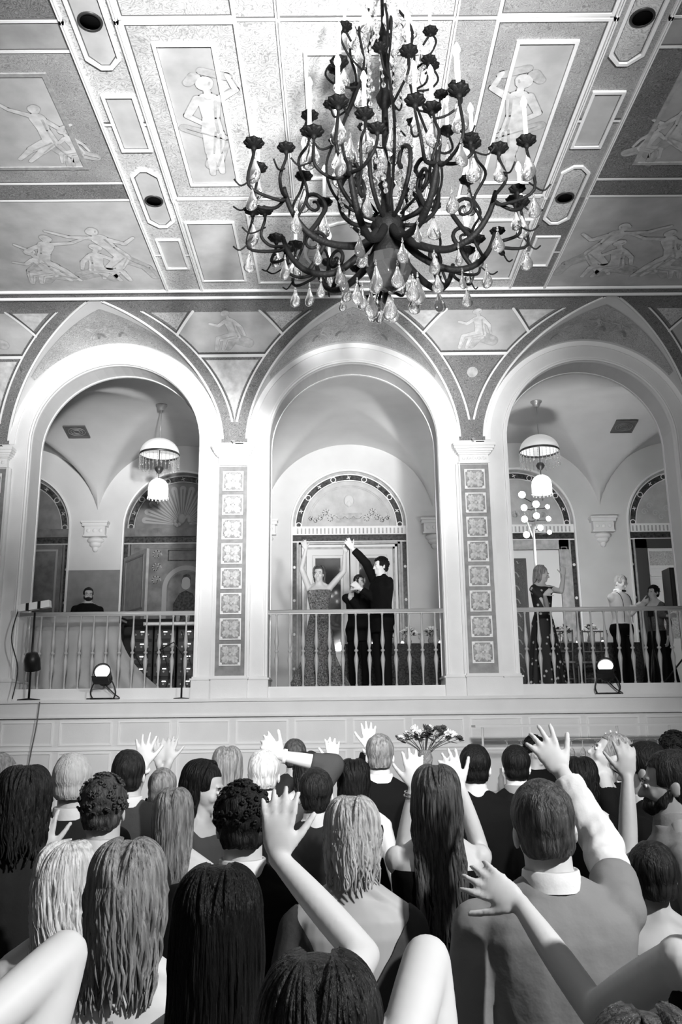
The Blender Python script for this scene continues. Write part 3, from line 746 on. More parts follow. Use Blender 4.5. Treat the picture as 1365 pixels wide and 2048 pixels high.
# open door leaf standing forward of the wall
dl = MB(); p0, p1 = Vector((-4.30, 4.9, ZF)), Vector((-3.66, 3.95, ZF)); ax = (p1-p0)/2; nz = Vector((-ax.y, ax.x, 0)).normalized()
dl.obox((p0+p1)/2+Vector((0, 0, 1.35)), ax, nz*.025, (0, 0, 1.35), 0)
for i, (a, b, c, d_) in enumerate(((.10, .90, .06, .55), (.10, .90, .60, .97))):
    for (s0, s1, t0, t1) in ((a, b, c, c+.012), (a, b, d_-.012, d_), (a, a+.03, c, d_), (b-.03, b, c, d_)):
        q0 = p0+(p1-p0)*s0; q1 = p0+(p1-p0)*s1
        dl.obox((q0+q1)/2+Vector((0, 0, 2.7*(t0+t1)/2))-nz*.03, (q1-q0)/2, nz*.01, (0, 0, 2.7*(t1-t0)/2), 1)
struct('door_3', dl, [mat('door_leaf_grey', .34, .6, var=.12, vscale=8), mat('door_leaf_edge', .2, .5)])
# right: white door with carved dark panel
mb, x, Y, f = portal(1)
for i in range(7):
    cx_ = x-.55+i*.18; pts = [(cx_+.08*(1-j/14)*math.cos(j*.75), 5.86+.08*(1-j/14)*math.sin(j*.75)) for j in range(12)]
    for a, b in zip(pts, pts[1:]): mb.patch(cap2(a, .012, b, .012, 3), f, .012, 4)
struct('wall_portal_right', mb, PM)
fr = MB()
for sx in (-1, 1): fr.box(*sorted((x+sx*.99, x+sx*.80)), Y-.05, Y, ZF, 5.34, 0); fr.frame(*((x+sx*.895-.06), (x+sx*.895+.06)), 3, 5.2, .012, f, .06, 0)
fr.box(x-.99, x+.99, Y-.05, Y, 5.15, 5.345, 0)
struct('trim_7', fr, [frame_mid])
d = MB().box(x-.79, x+.30, Y-.03, Y+.01, ZF, 5.14, 0); d.frame(x-.70, x+.14, 2.5, 4.98, .05, f, .045, 1)
d.patch([(x-.65, 2.55), (x+.09, 2.55), (x+.09, 4.93), (x-.65, 4.93)], f, .034, 2)
d.box(x+.30, x+.79, Y-.03, Y+.01, ZF, 5.14, 0)
random.seed(5)
for i in range(9):
    for sx in (-1, 1):
        c = (x-.28+sx*.14, 2.8+i*.26); pts = [(c[0]+sx*.12*(1-j/13)*math.cos(j*.7), c[1]+.12*(1-j/13)*math.sin(j*.7)) for j in range(11)]
        for a, b in zip(pts, pts[1:]): d.patch(cap2(a, .012, b, .012, 3), f, .038, 3)
struct('door_4', d, [white_door, mat('door_panel_moulding', .08, .5), carved_d, mat('carved_scroll', .28, .6)])
# far right: opening to a bright room with shelf-like mouldings
mb, x, Y, f = portal(2)
for i in range(14):
    c = (x-.75+.11*i, 5.9+.12*math.sin(i*1.7)); pts = [(c[0]+.07*(1-j/14)*math.cos(j*.75), c[1]+.07*(1-j/14)*math.sin(j*.75)) for j in range(12)]
    for a, b in zip(pts, pts[1:]): mb.patch(cap2(a, .010, b, .010, 3), f, .012, 4)
struct('wall_portal_far_right', mb, PM)
fr = MB()
for sx in (-1, 1): fr.box(*sorted((x+sx*1.0, x+sx*.78)), Y-.06, Y, ZF, 5.34, 0); fr.box(*sorted((x+sx*.78, x+sx*.74)), Y-.03, Y, ZF, 5.34, 1)
fr.box(x-1, x+1, Y-.06, Y, 5.16, 5.345, 0)
fr.box(x-.76, x+.76, Y-.01, Y, ZF, 5.16, 1)
for z_, h_ in ((4.55, .03), (4.60, .06), (4.75, .02), (4.3, .02), (4.1, .03)): fr.box(x-.76, x+.76, Y-.012-h_, Y-.01, z_, z_+.03, 1)
fr.patch([(x-.74, 4.82), (x+.74, 4.82), (x+.74, 5.1), (x-.74, 5.1)], f, .014, 2)
fr.patch([(x-.65, 3.4), (x-.25, 3.4), (x-.25, 3.95), (x-.65, 3.95)], f, .016, 2)
struct('trim_8', fr, [mat('portal_dark_frame', .07, .5), moulding, orn_l])
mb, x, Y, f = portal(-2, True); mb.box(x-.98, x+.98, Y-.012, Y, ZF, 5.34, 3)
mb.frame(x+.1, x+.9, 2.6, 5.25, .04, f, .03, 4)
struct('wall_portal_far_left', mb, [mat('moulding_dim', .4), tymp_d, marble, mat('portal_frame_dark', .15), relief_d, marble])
# ceiling vents
for i, (x, lab) in enumerate(((-5.02, 'dark square air vent on the loggia ceiling seen through the left arch'), (5.08, 'dark patterned air vent on the loggia ceiling seen through the right arch'))):
    V = thing('air_vent', lab, 'vent', (x, 3.75, groin(BW/2, 3.75)-.03), group='loggia ceiling vents')
    V.rotation_euler = (R(-14), 0, 0)
    MB().frame(-.2, .2, -.2, .2, .03, lambda a, b, h: (a, b, -h), .02, 0).box(-.18, .18, -.18, .18, -.006, 0, 0).build('grille_frame', mat('vent_grey', .12, .5), V)
    s_ = MB()
    for r in (.05, .09, .13): s_.tube([(r*1.2*math.cos(t*PI/10), r*math.sin(t*PI/10), -.012) for t in range(21)], .008, 5, 0)
    s_.build('scroll_grille', mat('vent_scroll', .22, .5), V)

# loggia lamps: beaded dome with crystal fringe and a small lit dome below
dome_m = mat('beaded_dome', .82, .35, bump=.5, bscale=120, emit=.18)
lit_m = mat('lit_small_dome', .9, .4, bump=.5, bscale=120, emit=1.1)
crystal = mat('crystal', .95, .03, trans=.9, spec=.8, ior=1.5)
brass_d = mat('dark_metal', .08, .4, metal=.6)
def loggia_lamp(x, lab):
    L = thing('pendant_lamp', lab, 'pendant lamp', (x, YC, 6.42), group='crystal dome lamps hanging in the loggia')
    r = .335
    MB().lathe([(.0, .80), (.05, .80), (.075, .86), (.10, .885)], 16).tube([(0, 0, .82), (0, 0, .28)], .009, 8).build('hanging_rod', mat('rod_grey', .35, .4, metal=.5), L)
    for i in range(1): MB().lathe([(.10, .885), (.10, .905), (0, .905)], 16).build('ceiling_rose', mat('rod_grey', .35), L)
    pr = [(r*math.cos(a*PI/2/10), .28*math.sin(a*PI/2/10)) for a in range(10)]+[(.02, .28)]
    MB().lathe(pr, 36).build('dome_shade', dome_m, L)
    MB().lathe([(r, -.03), (r+.008, -.02), (r+.008, 0), (r, .01), (r-.01, -.01), (r, -.03)], 36).build('rim_band', brass_d, L)
    for i in range(30):
        a = 2*PI*i/30; b = MB(); ln = .17+.015*(i % 2)
        for j in range(6): b.ell((r*math.cos(a), r*math.sin(a), -.045-j*ln/6), (.009, .009, .013), 6, 4)
        b.ell((r*math.cos(a), r*math.sin(a), -.06-ln), (.012, .012, .026), 6, 5)
        b.build('crystal_drop', crystal, L)
    MB().lathe([(.0, -.20), (.05, -.22), (.07, -.26), (.05, -.31), (.02, -.34), (.0, -.36)], 14, scallop=(7, .1)).tube([(0, 0, .1), (0, 0, -.44)], .008, 6).build('finial', brass_d, L)
    r2 = .17; q = -.60
    pr = [(r2*.98, q-.16), (r2, q-.1), (r2, q), (r2*.93, q+.07), (r2*.72, q+.12), (r2*.4, q+.155), (.01, q+.165)]
    MB().lathe(pr, 28).build('lit_shade', lit_m, L)
    for i in range(16):
        a = 2*PI*i/16; MB().ell((r2*math.cos(a), r2*math.sin(a), q-.175), (.014, .014, .022), 6, 5).build('bead_drop', crystal, L)
    MB().tube([(0, 0, q-.05), (0, 0, q-.24)], .006, 6).ell((0, 0, q-.26), (.014, .014, .03), 8, 6).build('pull_chain', brass_d, L)
loggia_lamp(-3.28, 'beaded dome lamp with crystal fringe hanging in the left arch')
loggia_lamp(3.26, 'beaded dome lamp with crystal fringe hanging in the right arch')

# ================================================================== CHANDELIER
iron = mat('chandelier_iron', .004, .6, spec=.10, bump=.3, bscale=60)
candle_m = mat('candle_sleeve', .62, .5, emit=.12)
bulb_m = mat('lit_bulb', 1, .3, emit=14)
quartz = mat('rock_crystal', .96, .03, trans=.97, spec=.6, ior=1.5, bump=.12, bscale=30)
smoky = mat('smoky_crystal', .03, .05, trans=.3, spec=.9, ior=1.5)
def spiral(c, r0, turns, ax, ay, n=26, r1=.012, start=0):
    c = Vector(c); ax = Vector(ax); ay = Vector(ay); o = []
    for i in range(n+1):
        t = i/n; a = start+turns*2*PI*t; r = r0*(1-t)+r1*t; o.append(c+(ax*math.cos(a)+ay*math.sin(a))*r)
    return o
def smooth_path(P, n=6):
    P = [Vector(p) for p in P]; o = []
    for i in range(len(P)-1):
        p0, p1, p2, p3 = P[max(0, i-1)], P[i], P[i+1], P[min(len(P)-1, i+2)]
        for k in range(n):
            t = k/n; o.append(.5*((2*p1)+(p2-p0)*t+(2*p0-5*p1+4*p2-p3)*t*t+(3*p1-p0-3*p2+p3)*t**3))
    o.append(P[-1]); return o
def drop_mesh(L, Wd, m):
    pr = [(.0, 0), (.10, -.05), (.16, -.18), (.30, -.38), (.46, -.58), (.50, -.74), (.42, -.88), (.22, -.97), (.0, -1)]
    mb = MB().lathe([(r*Wd*1.0, z*L) for r, z in pr], 12); mb.v = [(x, y*.5, z) for x, y, z in mb.v]
    mb.ell((0, 0, .012), (.010, .010, .010), 6, 4); mb.ell((0, 0, .03), (.006, .006, .010), 6, 4)
    return mb.mesh('drop', m)
DROPS = [drop_mesh(.15, .085, quartz), drop_mesh(.19, .11, quartz), drop_mesh(.12, .06, quartz), drop_mesh(.15, .08, smoky)]
def rosette_mesh():
    mb = MB().lathe([(.0, -.012), (.03, -.008), (.052, .008), (.060, .022), (.05, .014), (.03, .004), (0, .002)], 24, scallop=(8, .10))
    for i in range(8):
        a = 2*PI*i/8; M = Matrix.Translation((.044*math.cos(a), .044*math.sin(a), .008)) @ Matrix.Rotation(a, 4, 'Z') @ Matrix.Rotation(-.5, 4, 'Y')
        mb.add(MB().ell((0, 0, 0), (.024, .019, .007), 8, 5), M)
        M = Matrix.Translation((.026*math.cos(a+.4), .026*math.sin(a+.4), .016)) @ Matrix.Rotation(a+.4, 4, 'Z') @ Matrix.Rotation(-.9, 4, 'Y')
        mb.add(MB().ell((0, 0, 0), (.020, .013, .006), 6, 4), M)
    mb.lathe([(0, -.04), (.012, -.035), (.018, -.02), (.012, -.005)], 10)
    return mb.mesh('bobeche', iron)
ROS = rosette_mesh()
CAN = MB().lathe([(0, .0), (.0135, 0), (.0135, .235), (.010, .24), (0, .24)], 12).mesh('candle', candle_m)
BUL = MB().lathe([(0, .238), (.010, .24), (.019, .262), (.020, .275), (.013, .298), (.004, .318), (0, .322)], 12).mesh('bulb', bulb_m)
def inst(name, me, parent, loc, rz=0, sc=1):
    o = bpy.data.objects.new(name, me); COL.objects.link(o); o.parent = parent; o.location = loc; o.rotation_euler = (0, 0, rz); o.scale = (sc,)*3; return o
CH_ = thing('chandelier', 'large iron chandelier with candle bulbs, dark flowers and crystal drops', 'chandelier', (.13, -6.25, ZC))
Z0 = -ZC
def zz(z): return z-ZC
core = MB()
core.lathe([(r, zz(z)) for r, z in ((.0, 4.86), (.05, 4.88), (.095, 4.95), (.10, 5.02), (.06, 5.08), (.09, 5.12), (.115, 5.17), (.10, 5.22), (.045, 5.26), (.035, 5.45), (.06, 5.50), (.03, 5.55), (.022, 6.1), (.05, 6.15), (.06, 6.2), (.03, 6.26), (.02, 6.6), (.06, 6.66), (.03, 6.72), (.012, 6.8), (.012, 7.16))], 20, scallop=(8, .05))
core.lathe([(0, -.03), (.10, -.03), (.11, -.01), (.11, 0)], 24)
core.build('central_stem', iron, CH_)
bowl = MB().lathe([(0, zz(4.70)), (.05, zz(4.71)), (.12, zz(4.77)), (.155, zz(4.86)), (.14, zz(4.94)), (.06, zz(5.0))], 8, smooth=False); bowl.build('smoky_crystal_bowl', smoky, CH_)
random.seed(11)
nd = 0
def hang(name, parent, p, kind=0, sc=1):
    global nd; nd += 1
    return inst(name, DROPS[kind], parent, p, random.uniform(-.9, .9), sc)
def candle_set(parent, p, sc=1, tilt=0, drops=1):
    r = inst('bobeche', ROS, parent, p, random.random(), sc)
    inst('candle_sleeve', CAN, parent, (p[0], p[1], p[2]+.01), 0, sc); inst('bulb', BUL, parent, (p[0], p[1], p[2]+.01), 0, sc)
NA = 9
for i in range(NA):
    a = 2*PI*i/NA+.16; er = Vector((math.cos(a), math.sin(a), 0)); et = Vector((-er.y, er.x, 0)); ez = Vector((0, 0, 1))
    jz = random.uniform(-.03, .03); jr = random.uniform(-.05, .04)
    Q = lambda r, z, t=0: er*(r+jr*(r > .3))+et*t+ez*(zz(z)+jz*(r > .3))
    m = MB()
    m.tube(smooth_path([Q(.07, 5.14), Q(.20, 4.99), (Q(.40, 4.90)), Q(.58, 4.93), Q(.70, 5.05), Q(.76, 5.20)], 5), [.030-.014*j/25 for j in range(26)], 8)
    # volute curling back
    m.tube(smooth_path([Q(.58, 4.93), Q(.52, 5.02), Q(.46, 5.13)], 5)+spiral(Q(.54, 5.15), .085, -1.35, er, ez, start=PI), [.016]*11+[.014-.006*j/26 for j in range(27)], 7)
    # inner scroll rising from the hub
    m.tube(smooth_path([Q(.08, 5.20), Q(.22, 5.22), Q(.34, 5.34), Q(.36, 5.50), Q(.28, 5.60), Q(.22, 5.54), Q(.25, 5.47)], 5), .015, 7)
    tips = []
    for j, (t, r, z) in enumerate(((-.17, .86, 5.36), (.02, .97, 5.44), (.18, .84, 5.30))):
        t += random.uniform(-.03, .03); z += random.uniform(-.05, .06)
        tip = Q(r, z, t); tips.append(tip)
        m.tube(smooth_path([Q(.74, 5.14), Q(.78+.02*j, 5.10, t*.5), Q(r+.03, 5.14, t*.9), Q(r, z-.06, t), tip], 5), [.013-.004*q/20 for q in range(21)], 6)
        # little twig
        m.tube(smooth_path([Q(r, 5.2, t*.9), Q(r+.08, 5.12, t*1.3), Q(r+.13, 5.15, t*1.5)], 4), .006, 5)
    # high branch carrying the inner candle
    ti = Q(.60, 5.62, .05)
    m.tube(smooth_path([Q(.66, 5.02), Q(.60, 5.20, .02), Q(.68, 5.38, .05), Q(.62, 5.52, .06), ti], 5), .010, 6)
    arm = m.build('arm', iron, CH_)
    candle_set(arm, tips[1], 1.05); candle_set(arm, ti, 1.0); inst('bobeche', ROS, arm, tips[0], 0, 1.0); inst('bobeche', ROS, arm, tips[2], 0, .9)
    if i % 2: inst('candle_sleeve', CAN, arm, tips[0], 0, .9); inst('bulb', BUL, arm, tips[0], 0, .9)
    hang('pear_crystal', arm, tips[1]+Vector((0, 0, -.08)), 1); hang('pear_crystal', arm, Q(.99, 5.10, .03), 0)
    hang('pear_crystal', arm, Q(.72, 4.98, .10), 0); hang('pear_crystal', arm, Q(.50, 4.86, -.03), 3 if i in (1, 6) else 2)
    hang('pear_crystal', arm, ti+Vector((0, 0, -.08)), 1)
    hang('pear_crystal', arm, tips[0]+Vector((0, 0, -.07)), 0)
# upper cage and tiers
for i in range(7):
    a = 2*PI*i/7+.3; er = Vector((math.cos(a), math.sin(a), 0)); et = Vector((-er.y, er.x, 0)); ez = Vector((0, 0, 1))
    Q = lambda r, z, t=0: er*r+et*t+ez*zz(z)
    m = MB(); dz = random.uniform(-.06, .06)
    m.tube(smooth_path([Q(.10, 5.24), Q(.34, 5.42), Q(.42, 5.70), Q(.30, 6.02), Q(.20, 6.35), Q(.24, 6.62), Q(.14, 6.85)], 5), .010, 6)
    m.tube(smooth_path([Q(.36, 5.86), Q(.46, 5.86+dz, .04), Q(.55, 5.96, .08), Q(.52, 6.08+dz, .09)], 5), .009, 6)
    m.tube(smooth_path([Q(.21, 6.30), Q(.34, 6.34), Q(.42, 6.44), Q(.38, 6.52), Q(.32, 6.47)], 5), .008, 6)
    m.tube(smooth_path([Q(.24, 6.15), Q(.36, 6.12, -.05), Q(.40, 6.24, -.08)], 5), .008, 6)
    u = m.build('upper_scroll', iron, CH_)
    candle_set(u, Q(.52, 6.08+dz, .09), 1.0)
    if i % 2 == 0: candle_set(u, Q(.38, 6.54, 0), .85)
    inst('bobeche', ROS, u, Q(.40, 6.24, -.08), 0, .85)
    hang('pear_crystal', u, Q(.52, 6.0+dz, .09), 0); hang('pear_crystal', u, Q(.34, 5.70, 0), 1); hang('pear_crystal', u, Q(.28, 6.45, .03), 0)
    hang('pear_crystal', u, Q(.20, 6.80, .03), 1, 1.1)
# crystals under the bowl, and bead strings
low = MB()
for i in range(9):
    a = 2*PI*i/9; r = .19+.04*(i % 2); hang('pear_crystal', CH_, (r*math.cos(a), r*math.sin(a), zz(4.80-.04*(i % 3))), 0 if i % 3 else 1, 1.05)
hang('pear_crystal', CH_, (0, 0, zz(4.68)), 1, 1.0); hang('pear_crystal', CH_, (-.30, -.05, zz(4.80)), 3, .9)
for i in range(8):
    a = 2*PI*i/8+.2; hang('pear_crystal', CH_, (.34*math.cos(a), .34*math.sin(a), zz(4.86)), 0, .95)
for i in range(9):
    a0 = 2*PI*i/9; a1 = a0+2*PI/9; m = MB()
    for (r, za, zb, n) in ((.16, 5.95, 5.35, 14), (.30, 5.75, 5.30, 12), (.12, 6.9, 6.2, 12)):
        m.tube([((r+.03*math.sin(j/(n-1)*PI))*math.cos(a0+(a1-a0)*.6*j/(n-1)), (r+.03*math.sin(j/(n-1)*PI))*math.sin(a0+(a1-a0)*.6*j/(n-1)), zz(za+(zb-za)*j/(n-1))) for j in range(n)], .0025, 4)
        for j in range(n):
            t = j/(n-1); a = a0+(a1-a0)*.6*t; s_ = .013+.005*(j % 2)
            m.ell(((r+.03*math.sin(t*PI))*math.cos(a), (r+.03*math.sin(t*PI))*math.sin(a), zz(za+(zb-za)*t)), (s_, s_, s_*1.2), 6, 4)
    m.build('bead_string', quartz, CH_)
big = MB()
for i in range(6):
    a = 2*PI*i/6; big.add(MB().lathe([(.0, .14), (.03, .10), (.055, .0), (.045, -.10), (0, -.16)], 7, smooth=False), Matrix.Translation((.10*math.cos(a), .10*math.sin(a), zz(5.62+.12*(i % 2)))))
big.build('rock_crystal_cluster', quartz, CH_)

# ================================================================== PEOPLE
skin_l = mat('skin_pale', .66, .5, spec=.35, var=.05, vscale=9)
skin_m = mat('skin_mid', .46, .5, spec=.35, var=.06, vscale=9)
skin_d = mat('skin_dim', .30, .5, spec=.3, var=.06, vscale=9)
HS = (26, 26, 3)
def hairmat(n, v, rough=.38, var=.75): return mat('hair_'+n, v, rough, spec=.5 if v > .03 else .22, var=var, vscale=3.2, bump=.5, bscale=7, stretch=HS)
h_black = hairmat('black', .006, .5, .6); h_dark = hairmat('dark_brown', .018, .45); h_brown = hairmat('brown', .06, .45, .8)
h_blond = hairmat('blond', .46, .5, .5); h_lblond = hairmat('light_blond', .66, .5, .35); h_ash = hairmat('ash', .22, .45, .6); h_white = hairmat('white', .62, .6, .15)
c_black = mat('cloth_black', .006, .85, spec=.12, bump=.2, bscale=14)
c_char = mat('cloth_charcoal', .022, .85, spec=.2, bump=.2, bscale=14)
c_dgrey = mat('cloth_dark_grey', .06, .8, spec=.2, bump=.3, bscale=14)
c_grey = mat('cloth_grey', .13, .75, spec=.2, bump=.3, bscale=12)
c_lgrey = mat('cloth_mid_grey', .24, .7, spec=.25, bump=.3, bscale=12)
c_white = mat('cloth_white', .82, .7, bump=.25, bscale=16)
c_satin = mat('satin_pale', .72, .3, spec=.5, var=.25, vscale=7, bump=.4, bscale=6)
shoe_m = mat('shoe_black', .01, .3)
eye_w = mat('eye_white', .7, .2); eye_d = mat('eye_dark', .01, .2)
sequin = mat('sequins', .30, .25, metal=.7, spec=.8, var=.95, vscale=60, bump=1.0, bscale=140)
floral = mat('floral_print', .03, .7, var=.0)
def _floral(m, lo, hi, sc, thr):
    nt = m.node_tree; b = nt.nodes['Principled BSDF']; tc = nt.nodes.new('ShaderNodeTexCoord')
    v = nt.nodes.new('ShaderNodeTexVoronoi'); v.inputs['Scale'].default_value = sc
    r = nt.nodes.new('ShaderNodeValToRGB'); e = r.color_ramp.elements; e[0].position = thr; e[0].color = (hi,)*3+(1,); e[1].position = thr+.10; e[1].color = (lo,)*3+(1,)
    nt.links.new(tc.outputs['Object'], v.inputs['Vector']); nt.links.new(v.outputs['Distance'], r.inputs[0]); nt.links.new(r.outputs[0], b.inputs['Base Color'])
_floral(floral, .015, .42, 13, .18)

def remesh(mb, vox, sm=2, keep=None, amp=0, fs=(9, 9, 4), shade=True):
    me = mb.mesh('tmp', []); o = bpy.data.objects.new('tmp', me); COL.objects.link(o)
    r = o.modifiers.new('r', 'REMESH'); r.mode = 'VOXEL'; r.voxel_size = vox; r.adaptivity = 0
    if sm: s = o.modifiers.new('s', 'SMOOTH'); s.factor = .6; s.iterations = sm
    dg = bpy.context.evaluated_depsgraph_get(); ev = o.evaluated_get(dg)
    me2 = bpy.data.meshes.new_from_object(ev, depsgraph=dg)
    bpy.data.objects.remove(o); bpy.data.meshes.remove(me)
    if amp or keep:
        bm = bmesh.new(); bm.from_mesh(me2)
        if keep:
            bmesh.ops.delete(bm, geom=[f for f in bm.faces if not keep(f.calc_center_median())], context='FACES')
            bmesh.ops.delete(bm, geom=[v for v in bm.verts if not v.link_faces], context='VERTS')
            for _ in range(8):
                new = {}
                for v in bm.verts:
                    if v.is_boundary:
                        nb = [e.other_vert(v).co for e in v.link_edges if e.is_boundary]
                        if nb: new[v] = v.co*.4+sum(nb, Vector())/len(nb)*.6
                for v, c in new.items(): v.co = c
        if amp:
            bm.normal_update()
            for v in bm.verts:
                c = v.co; n = mnoise.noise(Vector((c.x*fs[0], c.y*fs[1], c.z*fs[2])))+.5*mnoise.noise(Vector((c.x*fs[0]*2.3, c.y*fs[1]*2.3, c.z*fs[2]*2+9)))
                v.co = c+v.normal*(n*amp)
        bm.to_mesh(me2); bm.free()
    me2.polygons.foreach_set('use_smooth', [True]*len(me2.polygons)); me2.materials.clear()
    return me2

def limb(mb, a, b, ra, rb, n=6, seg=12, bulge=0):
    a = Vector(a); b = Vector(b); pts = [a.lerp(b, i/n) for i in range(n+1)]
    mb.tube(pts, [ra+(rb-ra)*i/n+bulge*math.sin(PI*i/n) for i in range(n+1)], seg)
    mb.ell(a, (ra,)*3, 12, 8); mb.ell(b, (rb,)*3, 12, 8)
def torso(mb, secs, seg=28):
    b0 = len(mb.v)
    for z, w_, d, y in secs:
        for k in range(seg):
            a = 2*PI*k/seg; c, s_ = math.cos(a), math.sin(a)
            mb.v.append((w_*math.copysign(abs(c)**.85, c), y+d*math.copysign(abs(s_)**.85, s_), z))
    n = len(secs)
    for i in range(n-1):
        for k in range(seg): k2 = (k+1) % seg; mb.face([b0+i*seg+k, b0+i*seg+k2, b0+(i+1)*seg+k2, b0+(i+1)*seg+k], 0, True)
    mb.face([b0+k for k in range(seg)][::-1]); mb.face([b0+(n-1)*seg+k for k in range(seg)])
def tsecs(H, f, infl=0, z0=.47, z1=.90):
    base = [(.47, .086, .060, .0), (.50, .096, .068, -.004), (.53, .099, .072, -.006), (.57, .090, .062, 0), (.61, .079, .053, .004), (.65, .080, .055, .004), (.70, .090, .062, .004),
            (.745, .099, .066, .004), (.785, .104, .062, .0), (.81, .100, .052, -.003), (.826, .080, .043, -.004), (.838, .052, .038, -.003), (.85, .037, .036, 0), (.87, .032, .034, .004), (.90, .031, .033, .008)]
    k = .93 if f else 1.07
    o = []
    for z, w_, d, y in base:
        if z0 <= z <= z1: o.append((z*H, (w_*k+infl), d*(1.0 if not f else .96)+infl, y) if False else (z*H, w_*H*k*(.97 if z < .86 else 1)+infl, d*H*(.96 if f else 1.05)+infl, y*H))
    return o
def hand(mb, wr, d, nrm, L, curl=.2, spread=.12, side=1, vox=.006):
    "palm and five fingers from wrist wr along d, palm facing nrm; side=+1: thumb on the +x side"
    d = Vector(d).normalized(); nrm = (Vector(nrm)-d*Vector(nrm).dot(d)); nrm = nrm.normalized() if nrm.length > 1e-4 else d.orthogonal().normalized()
    sx = d.cross(nrm).normalized()*side; s = L/.185; wr = Vector(wr)
    M = Matrix((sx, nrm, d)).transposed()
    mb.ell(wr+d*.045*s, (.040*s, .016*s, .052*s), 14, 10, 0, M); mb.ell(wr+d*.07*s+sx*-.004*s, (.041*s, .014*s, .032*s), 14, 8, 0, M)
    mb.ell(wr+d*.004*s, (.027*s, .018*s, .03*s), 10, 8, 0, M)
    for i, (ox, ln) in enumerate(((.030, .072), (.010, .082), (-.011, .077), (-.031, .060))):
        p = wr+d*(.086-.004*abs(i-1.3))*s+sx*ox*s; dr = (d+sx*spread*(1.5-i)).normalized(); r = .0104*s; c = curl*(.8+.15*i)
        for j, q in enumerate((.46, .30, .24)):
            an = c*(j+.4); dd = (dr*math.cos(an)+nrm*math.sin(an)); p2 = p+dd*ln*q*s
            limb(mb, p, p2, r, r*.9, 2, 8); p = p2; r *= .9
    p = wr+d*.022*s+sx*.024*s; td = (d*.80+sx*.68+nrm*.2).normalized(); r = .0128*s
    for q, an in ((.042, 0), (.032, .25), (.026, .5)):
        dd = (td*math.cos(an*curl*2)+(d*.6+nrm*.5)*math.sin(an*.6)).normalized(); p2 = p+dd*q*s; limb(mb, p, p2, r, r*.88, 2, 8); p = p2; r *= .88
def ik(S, Wt, L1, L2, pole):
    S = Vector(S); Wt = Vector(Wt); v = Wt-S; D = min(v.length, (L1+L2)*.995); v.normalize(); Wt = S+v*D
    a = (L1*L1-L2*L2+D*D)/(2*D); h = math.sqrt(max(0, L1*L1-a*a)); p = Vector(pole); p = p-v*p.dot(v); p = p.normalized() if p.length > 1e-5 else v.orthogonal().normalized()
    return S+v*a+p*h, Wt

def head_parts(mb, H, f):
    g = H
    mb.ell((0, -.006*g, .945*g), (.0425*g, .053*g, .050*g), 20, 14)      # cranium
    mb.ell((0, .016*g, .915*g), (.036*g, .036*g, .042*g), 18, 12)       # face
    mb.ell((0, .024*g, .887*g), (.024*g, .024*g, .018*g), 14, 10)       # jaw
    mb.ell((0, .040*g, .876*g), (.012*g, .010*g, .010*g), 10, 8)        # chin
    limb(mb, (0, .050*g, .930*g), (0, .060*g, .908*g), .0045*g, .0075*g, 4, 8)   # nose
    mb.ell((0, .047*g, .940*g), (.026*g, .006*g, .005*g), 10, 6)        # brow
    mb.ell((0, .0485*g, .8935*g), (.012*g, .005*g, .0035*g), 10, 6); mb.ell((0, .047*g, .888*g), (.010*g, .005*g, .0035*g), 10, 6)
    for s in (-1, 1):
        mb.ell((s*.021*g, .036*g, .910*g), (.012*g, .012*g, .013*g), 10, 8)  # cheek
        mb.ell((s*.0425*g, -.004*g, .920*g), (.0048*g, .011*g, .017*g), 10, 8, 0, Matrix.Rotation(s*.35, 3, 'Z'))
        mb.ell((s*.017*g, .047*g, .926*g), (.0075*g, .004*g, .0055*g), 8, 6)
    limb(mb, (0, -.006*g, .835*g), (0, .002*g, .90*g), (.031 if f else .036)*g, (.029 if f else .033)*g, 5, 16)

def strand_hair(mb, H, n, zend, r0, wave=0, side=.9, back=1, vol=1.08, rnd=None, lift=0):
    g = H; rnd = rnd or random
    c = Vector((0, -.006*g, .945*g)); rx, ry, rz = .047*g*vol, .058*g*vol, .055*g*vol
    for i in range(n):
        a = -PI*(.5+.5*side)-.25+(PI*side+PI*0+.5)*0; t = (i+.5)/n
        az = R(-200+220*t) if side >= .9 else R(-180+180*t)   # from one temple round the back to the other
        az = -PI/2+(t-.5)*2*PI*(.5+.14*side)                    # centred on the back of the head
        st = Vector((.01*g*math.copysign(1, math.cos(az)), .012*g*rnd.uniform(-1, 1.6), 0)); P = []
        for j in range(7):
            b = R(84-78*j/6); P.append(c+Vector((rx*math.cos(b)*math.cos(az), ry*math.cos(b)*math.sin(az), rz*math.sin(b)))+st*(1-j/6))
        x, y, z = P[-1]; zt = zend*g+rnd.uniform(-.03, .03)*g; m = 7; ph = rnd.uniform(0, 6)
        for j in range(1, m+1):
            q = j/m; zz_ = z+(zt-z)*q; xx = x*(1-.12*q)+rnd.uniform(-.004, .004)*g; yy = y
            if zz_ < .86*g:
                k = min(1, (.86*g-zz_)/(.05*g)); lim = -(.058*g)*(1 if abs(xx) < .06*g else .7)
                if y < .02*g: yy = min(y, lim*k+y*(1-k))
                else: yy = max(y, .05*g*k)
            if wave: xx += wave*g*math.sin(zz_*28/g*1.7+ph)*.5; yy += wave*g*.5*math.cos(zz_*24/g*1.7+ph)
            P.append(Vector((xx, yy, zz_)))
        P = smooth_path(P, 2); N = len(P)
        mb.tube(P, [r0*g*(1.0 if k < N*.75 else max(.12, 1-(k/N-.75)*3.2))*(.6+.4*min(1, k/5)) for k in range(N)], 7)

